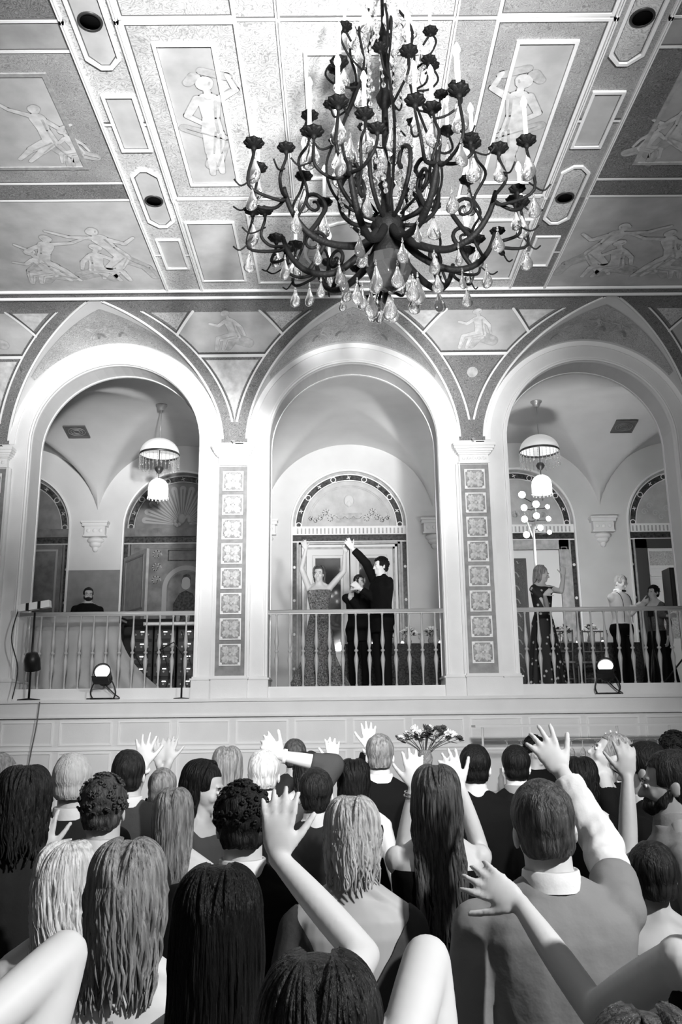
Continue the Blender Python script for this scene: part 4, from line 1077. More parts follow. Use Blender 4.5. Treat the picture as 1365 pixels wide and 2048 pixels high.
def person(name, label, uv, d, H=None, face=0, f=False, skin=None, hair='short', hm=None, top='suit', tm=None, bottom=None, bm_=None,
           la=None, ra=None, turn=0, nod=0, tilt=0, vox=.007, ground=0, collar=None, under=None, extra=None, zend=.80, curl=.25, low=False, neck=.80, group=None, X=None, lean=0, sleeves=None, wave=.0):
    """uv: photo position of the head centre, d: distance from the camera along y. la/ra = (wrist world point or dict, pole)"""
    skin = skin or skin_l; hm = hm or h_dark; tm = tm or c_black
    Y = CAM.y+d; P = at(uv[0], uv[1], Y) if X is None else Vector(X)
    if H is None: H = (P.z-ground)/.935
    T = thing(name, label, 'person', (P.x, P.y, ground), face, group)
    Mi = (Matrix.Translation((P.x, P.y, ground)) @ Matrix.Rotation(face, 4, 'Z')).inverted(); g = H
    # ---- body
    body = MB(); torso(body, tsecs(H, f))
    hb = MB(); head_parts(hb, H, f)
    piv = Vector((0, 0, .85*g)); MH = Matrix.Translation(piv) @ Matrix.Rotation(turn, 4, 'Z') @ Matrix.Rotation(nod, 4, 'X') @ Matrix.Rotation(tilt, 4, 'Y') @ Matrix.Translation(-piv)
    body.add(hb, MH)
    shw = .104*g*(.90 if f else 1.04); arms = {}
    rr = .86 if f else 1.0
    for s, spec in ((-1, la), (1, ra)):
        S = Vector((s*shw, -.002*g, .795*g)); L1, L2 = .172*g, .150*g
        if spec is None: wt, pole, hd, hn, cu = Vector((s*.135*g, .02*g, .485*g)), Vector((s*.4, -1, 0)), None, None, .45
        else:
            w_ = spec['w']; w_ = w_ if isinstance(w_, Vector) else at(w_[0], w_[1], Y+spec.get('dy', 0)); wt = Mi @ w_
            pole = spec.get('pole', (s*1, -.2, -.3)); hd = spec.get('hd'); hn = spec.get('hn'); cu = spec.get('curl', curl)
            if (wt-S).z > .03*g: S = S+Vector((-s*.010*g, 0, .022*g))
        E_, W_ = ik(S, wt, L1, L2, pole); arms[s] = (S, E_, W_)
        limb(body, S, E_, .0285*g*rr, .0235*g*rr, 8, 14, .003*g); limb(body, E_, W_, .0235*g*rr, .0150*g*rr, 8, 14, .0025*g)
        limb(body, Vector((s*.06*g, 0, .80*g)), S, .034*g*rr, .031*g*rr, 4, 12)
        dr = (W_-E_).normalized(); hdv = (Mi.to_3x3() @ Vector(hd)) if hd is not None else dr
        hand(body, W_+dr*.004*g, hdv, (Mi.to_3x3() @ Vector(hn)) if hn is not None else Vector((-s, .3, 0)) if spec is None else Vector((0, 1, 0)), .104*g*(.95 if f else 1.02), cu, spec.get('spread', .14) if spec else .03, spec.get('thumb', -s) if spec else 1)
    if low or bottom in ('skirt', 'none'):
        for s in (-1, 1):
            limb(body, (s*.05*g, 0, .49*g), (s*.05*g, .005*g, .27*g), .047*g, .030*g, 6, 12); limb(body, (s*.05*g, .005*g, .27*g), (s*.05*g, -.01*g, .04*g), .029*g, .016*g, 6, 12, .006*g)
            limb(body, (s*.05*g, -.01*g, .025*g), (s*.052*g, .07*g, .018*g), .02*g, .014*g, 4, 10)
    for s in (-1, 1): limb(body, (s*.012*g, -.008*g, .858*g), (s*.085*g, -.004*g, .808*g), .022*g, .022*g, 5, 12)
    bo = bpy.data.objects.new('body', remesh(body, vox, 1)); bo.data.materials.append(skin); COL.objects.link(bo); bo.parent = T
    def child(nm, me, m): me.materials.append(m); o = bpy.data.objects.new(nm, me); COL.objects.link(o); o.parent = T; return o
    # ---- eyes when the face can be seen
    if abs(((face+turn+PI) % (2*PI))-PI) > R(55):
        for s in (-1, 1):
            e = MB(); e.ell(MH @ Vector((s*.0175*g, .0505*g, .926*g)), (.0068*g, .0035*g, .0042*g), 10, 6, 0); e.ell(MH @ Vector((s*.0175*g, .0535*g, .926*g)), (.0034*g, .0018*g, .0036*g), 8, 6, 1)
            e.build('eye', [eye_w, eye_d], T)
            e = MB(); e.ell(MH @ Vector((s*.018*g, .052*g, .9385*g)), (.0105*g, .003*g, .0022*g), 8, 5); e.build('eyebrow', hm, T)
    # ---- hair
    rnd = random.Random(hash(name) % 1000+int(uv[0]) if False else int(uv[0]*7+uv[1]))
    inv = MH.inverted()
    if hair != 'bald':
        cap = MB(); k = {'short': .0045, 'curly': .0055}.get(hair, .003)*g
        cap.ell((0, -.008*g, .947*g), (.0425*g+k, .053*g+k, .050*g+k), 20, 14); cap.ell((0, -.022*g, .915*g), (.037*g+k*.6, .034*g+k*.6, .038*g), 16, 10)
        cm = MB().add(cap, MH)
        def kp(c):
            q = inv @ c
            if q.y > .030*g and q.z < .965*g: return False
            if q.y > .008*g and q.z < .925*g: return False
            return q.z > .893*g
        am = {'short': .0045, 'curly': .007}.get(hair, .003); fsc = {'short': (30, 30, 12), 'curly': (34, 34, 34)}.get(hair, (40, 40, 6))
        child('hair', remesh(cm, .006 if d < 4 else .008, 1, kp, am, fsc), hm)
        if hair == 'curly':
            cu_ = MB()
            for i in range(150):
                a = rnd.uniform(0, 2*PI); b = rnd.uniform(-.35, 1.5); rx = .0425*g+k; c = Vector((rx*math.cos(b)*math.cos(a), -.008*g+(.053*g+k)*math.cos(b)*math.sin(a), .947*g+(.05*g+k)*math.sin(b)))
                if not kp(MH @ c): continue
                n_ = (c-Vector((0, -.008*g, .947*g))).normalized(); ax = n_.orthogonal().normalized(); ay = n_.cross(ax)
                pts = [MH @ (c+(ax*math.cos(j*1.1+a)+ay*math.sin(j*1.1+a))*.006+n_*(.0015*j)) for j in range(7)]
                cu_.tube(pts, [.004, .0045, .0045, .004, .004, .003, .0015], 5)
            o = cu_.build('curls', hm, T)
        if hair in ('long', 'wavy', 'bob'):
            sh = MB(); strand_hair(sh, H, (200 if d < 2.8 else 130) if d < 4 else 50, zend, (.0028 if d < 2.8 else .0036) if d < 4 else .007, .005 if hair == 'wavy' else wave, .5, rnd=rnd, vol=.98 if hair != 'wavy' else 1.03)
            zt_ = zend+.012
            def curt(u, v):
                az = -PI/2+(u-.5)*2*PI*.55; cz = .945-.05*0; x = .0455*g*math.cos(az); y = -.006*g+.056*g*math.sin(az); z = (.95+(zt_-.95)*v)*g
                x *= 1-.12*v
                if z < .86*g:
                    k_ = min(1, (.86*g-z)/(.05*g)); y = min(y, -(.053*g)*k_+y*(1-k_)) if y < .02*g else max(y, .045*g*k_)
                return (x, y, z)
            sh.grid(curt, 26, 12); sh.grid(lambda u, v: Vector(curt(u, v))*1.0+Vector((0, .008 if curt(u, v)[1] < 0 else -.008, 0)), 26, 12)
            sh2 = MB(); sh2.v = [tuple(MH @ Vector(v)) if v[2] > .88*g else tuple((MH @ Vector(v)).lerp(Vector(v), min(1, (.88*g-v[2])/(.10*g)))) for v in sh.v]; sh2.f, sh2.m, sh2.s = sh.f, sh.m, sh.s
            sh2.build('hair_lengths', hm, T)
    # ---- clothes
    slv = {'suit': .97, 'shirt': .97, 'dress': 0, 'dress_long': .95, 'dress_short': .22, 'rolled': .35}[top] if sleeves is None else sleeves
    inf = {'suit': .020, 'shirt': .010, 'rolled': .010}.get(top, .007)
    c = MB(); z0, z1 = (.45, .86) if top in ('suit',) else (.47, .86)
    sec = tsecs(H, f, inf, .47, .852)
    if top == 'suit': sec = [(sec[0][0]-.04*g, sec[0][1]+.01, sec[0][2]+.01, sec[0][3])]+[(z, w_*(1.0 if z > .7*g else 1.06), d_, y) for z, w_, d_, y in sec]
    torso(c, sec)
    if slv > 0 or top in ('suit', 'shirt', 'rolled'):
        for s in (-1, 1):
            S, E_, W_ = arms[s]; ex = inf*.75
            limb(c, Vector((s*.055*g, 0, .797*g)), S, .036*g*rr+ex, .030*g*rr+ex, 4, 12); limb(c, (s*.016*g, -.008*g, .846*g), (s*.085*g, -.004*g, .806*g), .020*g+ex, .024*g+ex, 5, 12)
            slv0 = slv; slv_ = slv if not (under and (W_-S).z < 0) else .97
            if slv_ <= .5: limb(c, S, S.lerp(E_, slv_*2), .030*g*rr+ex, .029*g*rr+ex, 6, 14)
            else:
                limb(c, S, E_, .031*g*rr+ex, .027*g*rr+ex, 8, 14); W2 = E_.lerp(W_, (slv_-.5)*2*.97)
                pts = [E_.lerp(W2, i/6) for i in range(7)]; c.tube(pts, [.027*g*rr+ex+(.0205*g*rr-.027*g*rr)*i/6 for i in range(7)], 14)
    kf = None
    nz = neck*g
    if top.startswith('dress'):
        kf = lambda q: q.z < nz+(.0 if q.y < 0 else .01*g) or (slv > 0 and abs(q.x) > .07*g)
        if neck < 0: vd = -neck*g; kf = lambda q: (q.y > .0 and q.z < .80*g) or q.z < vd+abs(q.x)*1.6 if abs(q.x) < .09*g else slv > 0
    co = child({'suit': 'jacket', 'shirt': 'shirt', 'rolled': 'shirt'}.get(top, 'dress_bodice'), remesh(c, .009 if d < 4 else .011, 2, kf, .007 if top == 'suit' else .004, (9, 9, 5)), tm)
    if collar:
        cl = MB(); pts = []
        r0 = (.034 if f else .040)*g
        for z_, r_ in ((.846, r0+.010), (.856, r0+.006), (.872, r0+.002), (.874, r0-.002), (.856, r0-.004)): pts.append((r_, z_*g))
        cl.lathe(pts, 24); cl.v = [(x, y*1.02-.004*g, z-(.02*g if y > 0 else 0)*max(0, y)/.04/g*g*0) for x, y, z in cl.v]
        cl.build('shirt_collar', collar, T)
        for s in (-1, 1):
            S, E_, W_ = arms[s]
            if top == 'suit' and not under and (la if s < 0 else ra): MB().tube([E_.lerp(W_, .93), E_.lerp(W_, 1.0)], .0215*g, 14).build('shirt_cuff', collar, T)
    if under:
        for s in (-1, 1):
            S, E_, W_ = arms[s]
            if (W_-S).z > 0:
                u_ = MB(); limb(u_, S.lerp(E_, .42), E_, .030*g, .036*g, 8, 14); u_.tube([E_.lerp(W_, i/6*.94) for i in range(7)], [.035*g-.011*g*i/6 for i in range(7)], 14)
                child('shirt_sleeve', remesh(u_, .008, 1, None, .012, (14, 14, 9)), under)
    if extra: extra(T, MH, g, arms)
    bt = bottom or ('trousers' if top in ('suit', 'shirt', 'rolled') else 'gown'); bmm = bm_ or tm
    b = MB()
    if bt == 'trousers':
        for s in (-1, 1):
            pts = [(s*.045*g, 0, .50*g), (s*.052*g, .0, .38*g), (s*.055*g, .004*g, .27*g), (s*.056*g, -.004*g, .12*g), (s*.056*g, -.006*g, .025*g)]
            b.tube(smooth_path(pts, 3), [.056*g-.024*g*min(1, i/12) for i in range(13)], 14)
        torso(b, [(z, w_, d_, y) for z, w_, d_, y in tsecs(H, f, .019 if top != 'suit' else .006) if z < .60*g])
        child('trousers', remesh(b, .012, 2, None, .004), bmm)
        for s in (-1, 1):
            sm_ = MB(); limb(sm_, (s*.056*g, -.02*g, .02*g), (s*.06*g, .08*g, .018*g), .026*g, .020*g, 4, 10); sm_.v = [(x, y, max(z, .002)) for x, y, z in sm_.v]; sm_.build('shoe', shoe_m, T)
    else:
        hem = .02 if bt == 'gown' else .30; fl_ = .17 if bt == 'gown' else .14
        def sk(u, v):
            a = 2*PI*u; z = .56+(hem-.56)*v; r = .088+(fl_-.088)*v**.9; fold = 1+.07*v*math.sin(a*11+2*math.sin(a*3))
            return (r*g*fold*math.cos(a), r*.86*g*fold*math.sin(a), z*g)
        b.grid(sk, 88, 14, 0, True, True); b.build('skirt', bmm, T)
        for s in (-1, 1):
            sm_ = MB(); limb(sm_, (s*.05*g, -.02*g, .02*g), (s*.05*g, .07*g, .016*g), .02*g, .016*g, 4, 10); sm_.v = [(x, y, max(z, .002)) for x, y, z in sm_.v]; sm_.build('shoe', shoe_m, T)
    return T, H, arms, MH

N = PI   # facing the camera
def up(u, v, dy=0, pole=(1, -.3, -.2), **k): return dict(w=(u, v), dy=dy, pole=pole, hd=k.pop('hd', (0, .1, 1)), hn=k.pop('hn', (0, 1, 0)), **k)
def glasses(T, MH, g, arms):
    m = MB()
    for s in (-1, 1):
        m.tube([MH @ Vector((s*.019*g+.0145*g*math.cos(a*PI/6), .058*g, .926*g+.0115*g*math.sin(a*PI/6))) for a in range(13)], .0016, 5, 0)
        m.tube([MH @ Vector((s*.034*g, .057*g, .928*g)), MH @ Vector((s*.046*g, .0, .928*g))], .0016, 5)
    m.tube([MH @ Vector((-.006*g, .059*g, .928*g)), MH @ Vector((.006*g, .059*g, .928*g))], .0016, 5); m.build('glasses', mat('glasses_frame', .01, .3), T)
def beard(T, MH, g, arms):
    b = MB(); b.ell((0, .030*g, .886*g), (.030*g, .031*g, .022*g), 16, 10); b.ell((0, .044*g, .899*g), (.016*g, .014*g, .004*g), 10, 6)
    for s in (-1, 1): limb(b, (s*.0375*g, .004*g, .915*g), (s*.030*g, .022*g, .892*g), .007*g, .012*g, 4, 10)
    c = MB().add(b, MH); me = remesh(c, .006, 1, None, .003, (40, 40, 40)); me.materials.append(h_dark); o = bpy.data.objects.new('beard', me); COL.objects.link(o); o.parent = T
def earring(T, MH, g, arms):
    for s in (-1, 1):
        m = MB()
        for j in range(5): m.ell(MH @ Vector((s*.047*g, .002*g, .905*g-j*.007*g)), (.005+.001*j,)*3, 8, 6)
        m.build('earring', mat('crystal_earring', .9, .1, metal=.8), T)
def bracelet(side):
    def fn(T, MH, g, arms):
        S, E_, W_ = arms[side]
        for q in (.9, .95):
            c = E_.lerp(W_, q); d = (W_-E_).normalized(); a = d.orthogonal().normalized(); b = d.cross(a)
            MB().tube([c+(a*math.cos(t*PI/8)+b*math.sin(t*PI/8))*.019*g for t in range(17)], .003, 6).build('bracelet', mat('bracelet', .8, .2, metal=.9), T)
    return fn
def bowtie_braces(T, MH, g, arms):
    m = MB()
    for s in (-1, 1): m.add(MB().ell((0, 0, 0), (.028, .008, .016), 8, 6), Matrix.Translation((s*.026, .052*g, .852*g)))
    m.build('bow_tie', c_black, T)
    for s in (-1, 1):
        P_ = [(s*.055*g, .075*g, .58*g), (s*.058*g, .078*g, .68*g), (s*.060*g, .074*g, .76*g), (s*.060*g, .045*g, .822*g), (s*.055*g, -.02*g, .842*g), (s*.045*g, -.066*g, .78*g), (s*.02*g, -.070*g, .66*g), (s*.03*g, -.066*g, .58*g)]
        MB().tube(smooth_path(P_, 4), .008, 6, flat=.5).build('brace_strap', c_black, T)

# ---------------- the crowd on the floor, nearest first
Pn = lambda lab, uv, d, **k: person('person', lab, uv, d, **k)
Pn('person at the lower left edge, bare pale shoulder and raised elbow, closest to the camera', (-225, 2060), 1.25, f=True, hair='bob', hm=h_dark, top='dress', tm=c_char, zend=.86, neck=.74,
   ra=up(-170, 2170, -.10, (.15, .3, 1), hd=(-.8, -.2, .2)))
Pn('person cropped at the bottom edge, one pale bent elbow lifted beside the long black hair', (640, 2090), 1.2, f=True, hair='long', hm=h_dark, top='dress', tm=c_black, neck=.76,
   ra=up(770, 2230, -.12, (0, .3, 1), hd=(-.4, -.4, .2)))
Pn('person at the bottom right corner with wavy light-streaked hair', (1310, 2205), 1.2, f=True, hair='wavy', hm=h_brown, top='dress', tm=c_black, zend=.75)
Pn('woman with long black hair and one bare arm raised high in the centre', (436, 1858), 1.68, f=True, hair='long', hm=h_black, top='dress', tm=c_black, zend=.62, vox=.006,
   ra=up(562, 1722, .30, (1, -.1, -.8)))
Pn('woman at the right edge in black, bare arm around the grey-suited man', (1490, 1688), 1.85, f=True, hair='long', hm=h_black, top='dress', tm=c_black, zend=.72, neck=.79, vox=.006,
   la=dict(w=(1046, 1815), dy=.40, pole=(.3, -.3, -1), hd=(-.75, .25, .45), hn=(.3, .9, -.3), curl=.35, spread=.16))
Pn('woman with brown and blond tousled hair, pale bare shoulders and grey halter dress', (256, 1784), 2.05, f=True, hair='wavy', hm=h_ash, top='dress', tm=c_lgrey, zend=.835, neck=.77,
   extra=lambda T, MH, g, a: [MB().tube(smooth_path([(0, -.066*g, .80*g), (s*.02, -.085*g, .775*g), (s*.012, -.088*g, .72*g)], 4), .007, 6).build('halter_tie', c_lgrey, T) for s in (-1, 1)])
Pn('woman with pale blond shoulder-length hair at the left, face turned right', (140, 1764), 2.55, f=True, hair='wavy', hm=h_lblond, top='dress', tm=c_grey, zend=.83, turn=-.5)
MAIN = Pn('man with straight dark hair in a mid-grey suit, white shirt arm raised high', (1095, 1648), 2.42, hair='short', hm=h_brown, tm=c_lgrey, top='suit', sleeves=.2, under=c_white, collar=c_white, vox=.006, tilt=-.08,
   ra=up(1128, 1550, .44, (.4, -.6, -1), hd=(-.45, .3, .9), spread=.2))
Pn('short blond-haired woman in a black low-backed dress at the centre', (705, 1672), 2.65, f=True, hair='bob', hm=h_blond, top='dress', tm=c_dgrey, zend=.885, neck=-.67, skin=skin_m, sleeves=.95)
Pn('man with broad black jacket, white collar and curly dark hair, behind the long black hair', (487, 1642), 2.85, hair='curly', hm=h_dark, collar=c_white, tm=c_black)
Pn('woman with a dark bob and dark jacket at the left edge, hand lifted', (48, 1605), 2.95, f=True, hair='bob', hm=h_dark, top='suit', tm=c_char, zend=.86, ra=up(92, 1715, .15, (1, -.3, -.6), hd=(-.1, .1, 1)))
Pn('man with curly highlighted hair, white collar and charcoal jacket, left of the long straight hair', (208, 1614), 3.4, hair='curly', hm=h_brown, collar=c_white, tm=c_char)
Pn('woman with long straight light brown hair between the two curly-haired men', (347, 1630), 3.75, f=True, hair='long', hm=h_ash, top='dress', tm=c_grey, zend=.76)
Pn('woman with very long wavy brown hair clapping both hands above her head', (872, 1578), 3.35, H=1.76, f=True, hair='wavy', hm=h_brown, top='dress', tm=c_black, zend=.66, neck=.80, sleeves=0,
   la=up(828, 1580, .25, (-.25, -.2, -1), hd=(0, .1, 1)), ra=up(922, 1578, .25, (.25, -.2, -1), hd=(-.35, .1, .95)), extra=bracelet(-1))
Pn('bearded man in profile with short hair at the right edge, leaning left', (1340, 1562), 3.45, hair='short', hm=h_dark, top='shirt', tm=c_lgrey, skin=skin_d, face=R(78), extra=beard, collar=c_lgrey, bottom='trousers', bm_=c_black)
Pn('person in a grey sleeve raising one arm, between the grey suit and the bearded man', (1296, 1650), 2.9, H=1.55, f=True, hair='short', hm=h_dark, top='dress_long', tm=c_grey, skin=skin_m, sleeves=.5,
   la=up(1256, 1560, .15, (-.1, -.2, -1), hd=(.05, .1, 1), curl=.4))
Pn('man with dark profile and slicked hair in front of the bearded man', (1288, 1536), 4.1, hair='short', hm=h_black, top='suit', tm=c_black, skin=skin_d, face=R(60), collar=c_white)
Pn('dark-haired woman in profile with drop earring and grey sleeved dress, eyes lowered', (398, 1570), 4.3, f=True, hair='long', hm=h_black, top='dress_long', tm=c_dgrey, skin=skin_m, face=R(-104), nod=-.18, zend=.80, neck=.80, vox=.006, extra=earring, lean=0)
Pn('man in a dark jacket with raised cuffed forearm, left of centre behind the earring woman', (528, 1545), 4.7, hair='short', hm=h_lblond, top='suit', tm=c_dgrey, collar=c_white,
   ra=up(566, 1512, .05, (.9, -.1, -1), hd=(-.7, .1, .6), curl=.6), sleeves=.72)
Pn('white-haired man in a dark jacket near the left wall', (146, 1560), 4.0, hair='short', hm=h_white, tm=c_char, collar=c_white)
Pn('man with glasses cropped at the left edge, looking right', (-4, 1552), 4.5, hair='short', hm=h_ash, tm=c_lgrey, top='shirt', face=R(-60), extra=glasses, bottom='trousers', bm_=c_black)
Pn('person with dark hair raising an open hand above the white-collared men at the left', (258, 1546), 4.6, hair='short', hm=h_dark, tm=c_dgrey, collar=c_white, top='suit', sleeves=.55, ra=up(287, 1535, .12, (.15, -.2, -1), hd=(0, .05, 1), spread=.24))
Pn('person in a dark top holding both pale hands together above the earring woman', (326, 1576), 5.1, f=True, hair='short', hm=h_ash, top='dress_long', tm=c_dgrey, skin=skin_m, la=up(318, 1528, .1, (-.2, -.2, -1)), ra=up(338, 1526, .1, (.2, -.2, -1)))
Pn('short-haired person with cropped dark hair just left of the blond head', (632, 1585), 4.2, hair='short', hm=h_dark, tm=c_char)
Pn('woman with long dark hair behind the blond head, one pale arm raised left of her', (708, 1560), 5.0, f=True, hair='long', hm=h_black, top='dress', tm=c_black, zend=.74, la=up(664, 1530, .1, (-.2, -.2, -1)))
Pn('man in a black jacket with raised hand, left of the flower arrangement', (760, 1508), 5.5, hair='short', hm=h_ash, tm=c_black, collar=c_white, la=up(738, 1500, .25, (-.3, -.2, -1)))
Pn('man with swept dark hair and black jacket, right of the long wavy hair', (950, 1532), 4.9, hair='short', hm=h_black, tm=c_black)
Pn('man with neat black hair and pale collar facing the bar', (1032, 1530), 5.3, hair='short', hm=h_black, tm=c_black, collar=c_lgrey)
Pn('woman with blond straight hair down her back, behind the earring woman', (455, 1532), 5.55, f=True, hair='long', hm=h_ash, top='dress', tm=c_char, zend=.74)
Pn('person in black looking up in profile with one hand at the back of the head', (1196, 1500), 5.1, f=True, hair='short', hm=h_ash, top='dress_long', tm=c_black, face=R(85), nod=.5, neck=.83, ra=up(1236, 1522, .05, (.3, .3, -1), hd=(-.2, 0, 1)), skin=skin_m)
Pn('bald-templed man with short brown hair far behind the raised cuffed forearm', (590, 1510), 6.6, hair='short', hm=h_brown, tm=c_char, skin=skin_m)
Pn('small dark-haired head between the short-brown-haired man and the pale raised arm', (614, 1538), 6.0, f=True, hair='bob', hm=h_dark, top='dress', tm=c_char, zend=.86)
Pn('dark-haired bartender facing the room behind the grey-suited man', (1072, 1500), 7.6, hair='curly', hm=h_black, tm=c_black, top='shirt', face=R(200), skin=skin_m)
Pn('person with tied dark hair far right beneath the glass shelf', (1350, 1505), 5.4, f=True, hair='curly', hm=h_black, top='dress', tm=c_black)
Pn('dark-haired person leaning toward the bar at the right, behind the slicked profile', (1250, 1526), 6.2, hair='short', hm=h_black, tm=c_black)
Pn('shaggy dark-haired person in black right of the grey-suited man, behind his raised arm', (1160, 1560), 4.6, f=True, hair='bob', hm=h_black, top='dress_long', tm=c_black, zend=.86)

# ================================================================== ON THE GALLERY
G = ZF
Pn('sound technician with beard and glasses standing behind the draped booth', (180, 1198), 13.75, H=1.72, ground=G, X=(-4.16, 2.1, G), hair='short', hm=h_dark, skin=skin_m, tm=c_black, top='shirt', face=R(200), vox=.009,
   extra=lambda *a: (glasses(*a), beard(*a)))
Pn('singer in a sparkling sequined gown with both arms raised', (640, 1130), 12.3, H=1.80, ground=G, X=(-.50, .80, G), f=True, skin=skin_m, hair='bob', zend=.88, hm=h_brown, top='dress', tm=sequin, face=R(168), vox=.009, neck=.79,
   la=up(690, 1106, 0, (-1, .1, -.6), hd=(.4, 0, .9)), ra=up(612, 1100, 0, (1, .1, -.5), hd=(-.3, 0, 1)))
# sequined train of the gown spreading on the floor
tr_ = MB()
def trn(u, v):
    a = 2*PI*u; r = .10+.34*v**1.5; f_ = 1+.08*v*math.sin(a*13+1)+.05*math.sin(a*5); return (r*f_*math.cos(a)*1.05, r*f_*math.sin(a)*.7, .98*(1-v)+.012)
tr_.grid(trn, 110, 18, 0, True, True)
sg = [o for o in COL.objects if o.get('label', '').startswith('singer')][0]
tr_.build('sequined_train', sequin, sg)
Pn('man in a black suit pointing one arm up, at the middle balustrade', (752, 1125), 12.05, H=1.86, ground=G, X=(.37, .50, G), hair='curly', hm=h_black, top='suit', tm=c_black, face=R(115), vox=.009, collar=None,
   ra=up(706, 1098, 0, (-1, -.5, -.2), hd=(-.5, 0, .8)), la=up(722, 1178, 0, (.6, 0, -1), hd=(-.6, 0, .5), curl=.6))
Pn('musician in a dark jacket holding a microphone between the singer and the pointing man', (715, 1140), 12.9, H=1.76, ground=G, X=(.08, 1.35, G), hair='short', hm=h_dark, top='suit', tm=c_black, skin=skin_m, face=R(188), vox=.009,
   ra=up(700, 1196, -.2, (-1, 0, -1), hd=(.3, -.2, .6), curl=.9), la=up(716, 1182, -.25, (1, 0, -1), hd=(-.2, -.2, .8), curl=.9))
mt = MB().tube([(0, 0, 0), (0, 0, .16)], [.010, .014], 10).ell((0, 0, .19), (.024, .024, .028), 12, 8)
mo = mt.build('microphone', mat('mic_black', .02, .4)); p_ = at(716, 1182, 1.05); mo.location = p_+Vector((0, -.02, .0)); mo.rotation_euler = (R(20), 0, 0)
tag(mo, 'handheld microphone in the hand of the musician in the dark jacket', 'microphone')
Pn('woman in a long dark floral dress clapping a raised hand, in the right arch', (1076, 1150), 12.1, H=1.74, ground=G, X=(2.62, .62, G), f=True, hair='bob', hm=h_ash, top='dress_short', tm=floral, face=R(215), turn=.65, vox=.009, zend=.87, neck=.81, nod=-.15, skin=skin_m,
   la=up(1128, 1152, 0, (.5, -.1, -1), hd=(0, 0, 1)), ra=up(1090, 1190, -.25, (-1, -.3, -1), hd=(.6, -.2, .4), curl=.8))
Pn('man in a white shirt with braces and bow tie looking down at his hands', (1256, 1178), 13.4, H=1.78, ground=G, X=(4.08, 1.75, G), hair='short', hm=h_ash, top='shirt', tm=c_white, bottom='trousers', bm_=c_black, face=R(215), nod=-.35, vox=.009, collar=c_white, skin=skin_m,
   extra=bowtie_braces, ra=up(1278, 1212, -.2, (-1, 0, -1), hd=(.8, -.1, .1), curl=.7), la=up(1284, 1206, -.1, (1, 0, -1), hd=(.8, -.2, .2), curl=.7))
Pn('woman with dark curly hair and black lace dress facing the man in braces', (1312, 1195), 13.0, H=1.56, ground=G, X=(4.50, 1.45, G), f=True, hair='curly', hm=h_black, top='dress_long', tm=carved_d, bottom='gown', bm_=c_black, face=R(120), vox=.009, neck=.78, skin=skin_m,
   ra=up(1338, 1232, -.3, (0, -.3, -1), hd=(.3, -.5, 0)))

# DJ booth: trestle under a pale draped cloth
cloth_m = mat('drape_linen', .40, .8, var=.1, vscale=4)
B = thing('draped_table', 'table under a pale floor-length cloth behind the left balustrade', 'table', (-3.95, 1.05, G))
MB().box(-.6, .6, -.3, .3, 1.06, 1.09).build('tabletop', plaster_grey, B)
for sx in (-1, 1):
    for sy in (-1, 1): MB().tube([(sx*.55, sy*.26, 0), (sx*.55, sy*.26, 1.07)], .02, 8).build('leg', c_char, B)
c_ = MB()
def drp(u, v):
    x = -.64+1.28*u; fl_ = max(0, u-.55)/.45; z = 1.10-1.06*v; w_ = .03*v*math.sin(u*34+2*math.sin(u*7))
    return (x+fl_**1.5*.70*v**2.2, -.33-.10*v+w_, z)
c_.grid(drp, 120, 20, 0); c_.grid(lambda u, v: (-.64+1.28*u, -.33+.68*v, 1.10), 10, 6, 0)
c_.grid(lambda u, v: (-.64-.04*v, .35-.68*u, 1.10-1.06*v), 30, 10, 0)
tag(c_.build('tablecloth', cloth_m, None, (-3.95, 1.05, G)), 'pale linen cloth hanging in folds to the floor over the booth table', 'tablecloth')
# equipment racks with lit knobs
eq_b = mat('equipment_black', .012, .4); eq_s = mat('equipment_silver', .5, .3, metal=.6); led = mat('led', 1, .3, emit=5)
random.seed(21)
rack_l = ['black equipment rack with silver cables beside the draped table', 'black equipment rack with amplifier faces in the middle of the gear', 'black equipment rack against the pier of the left arch']
for i, x in enumerate((-3.05, -2.72, -2.38)):
    K = thing('equipment_rack', rack_l[i], 'equipment rack', (x, 1.25, G), group='equipment racks behind the left balustrade')
    MB().box(-.155, .155, -.2, .2, 0, .98).build('case', eq_b, K)
    for j in range(5):
        z = .10+j*.175
        MB().box(-.14, .14, -.215, -.2, z, z+.13, 0).build('amplifier_face', mat('equipment_face', .05, .35), K)
        for q in range(3): MB().tube([(-.09+q*.09, -.212, z+.06), (-.09+q*.09, -.235, z+.06)], .014, 8).build('control_knob', eq_s, K)
        MB().box(-.02, .03, -.219, -.213, z+.095, z+.105).build('indicator_light', led, K)
    MB().tube(smooth_path([(-.1, -.23, .9), (-.05+random.uniform(-.05, .1), -.27, .6), (.08, -.25, .3), (.02, -.24, .05)], 5), .008, 6).build('cable', eq_b, K)
mx = thing('mixing_console', 'flat silver-edged mixing console on top of the equipment racks', 'mixer', (-2.62, 1.15, G+.98))
MB().box(-.40, .36, -.2, .2, 0, .05).build('console_body', eq_s, mx); MB().box(-.38, .34, -.19, .19, .05, .058).build('control_surface', eq_b, mx)
MB().box(-.38, .34, -.205, -.2, .01, .04).build('front_lip', plaster, mx)
sp = thing('padded_case', 'dark padded roll lying across the gear behind the left balustrade', 'equipment case', (-3.1, 1.75, G+1.0))
MB().tube([(-.42, 0, .10), (.42, 0, .10)], .07, 12).build('padding', c_char, sp); MB().box(-.40, .40, -.1, .1, -1.0, .04).build('stand_board', eq_b, sp)
def tumbler(x, y, z, lab, h=.11, r=.032):
    t = MB().lathe([(0, 0), (r*.85, 0), (r, h), (r-.002, h), (r*.8, .006), (0, .006)], 16).build('tumbler', mat('drink_glass', .92, .03, trans=.75), None, (x, y, z)); tag(t, lab, 'glass', 'tumblers on the mixing console'); return t
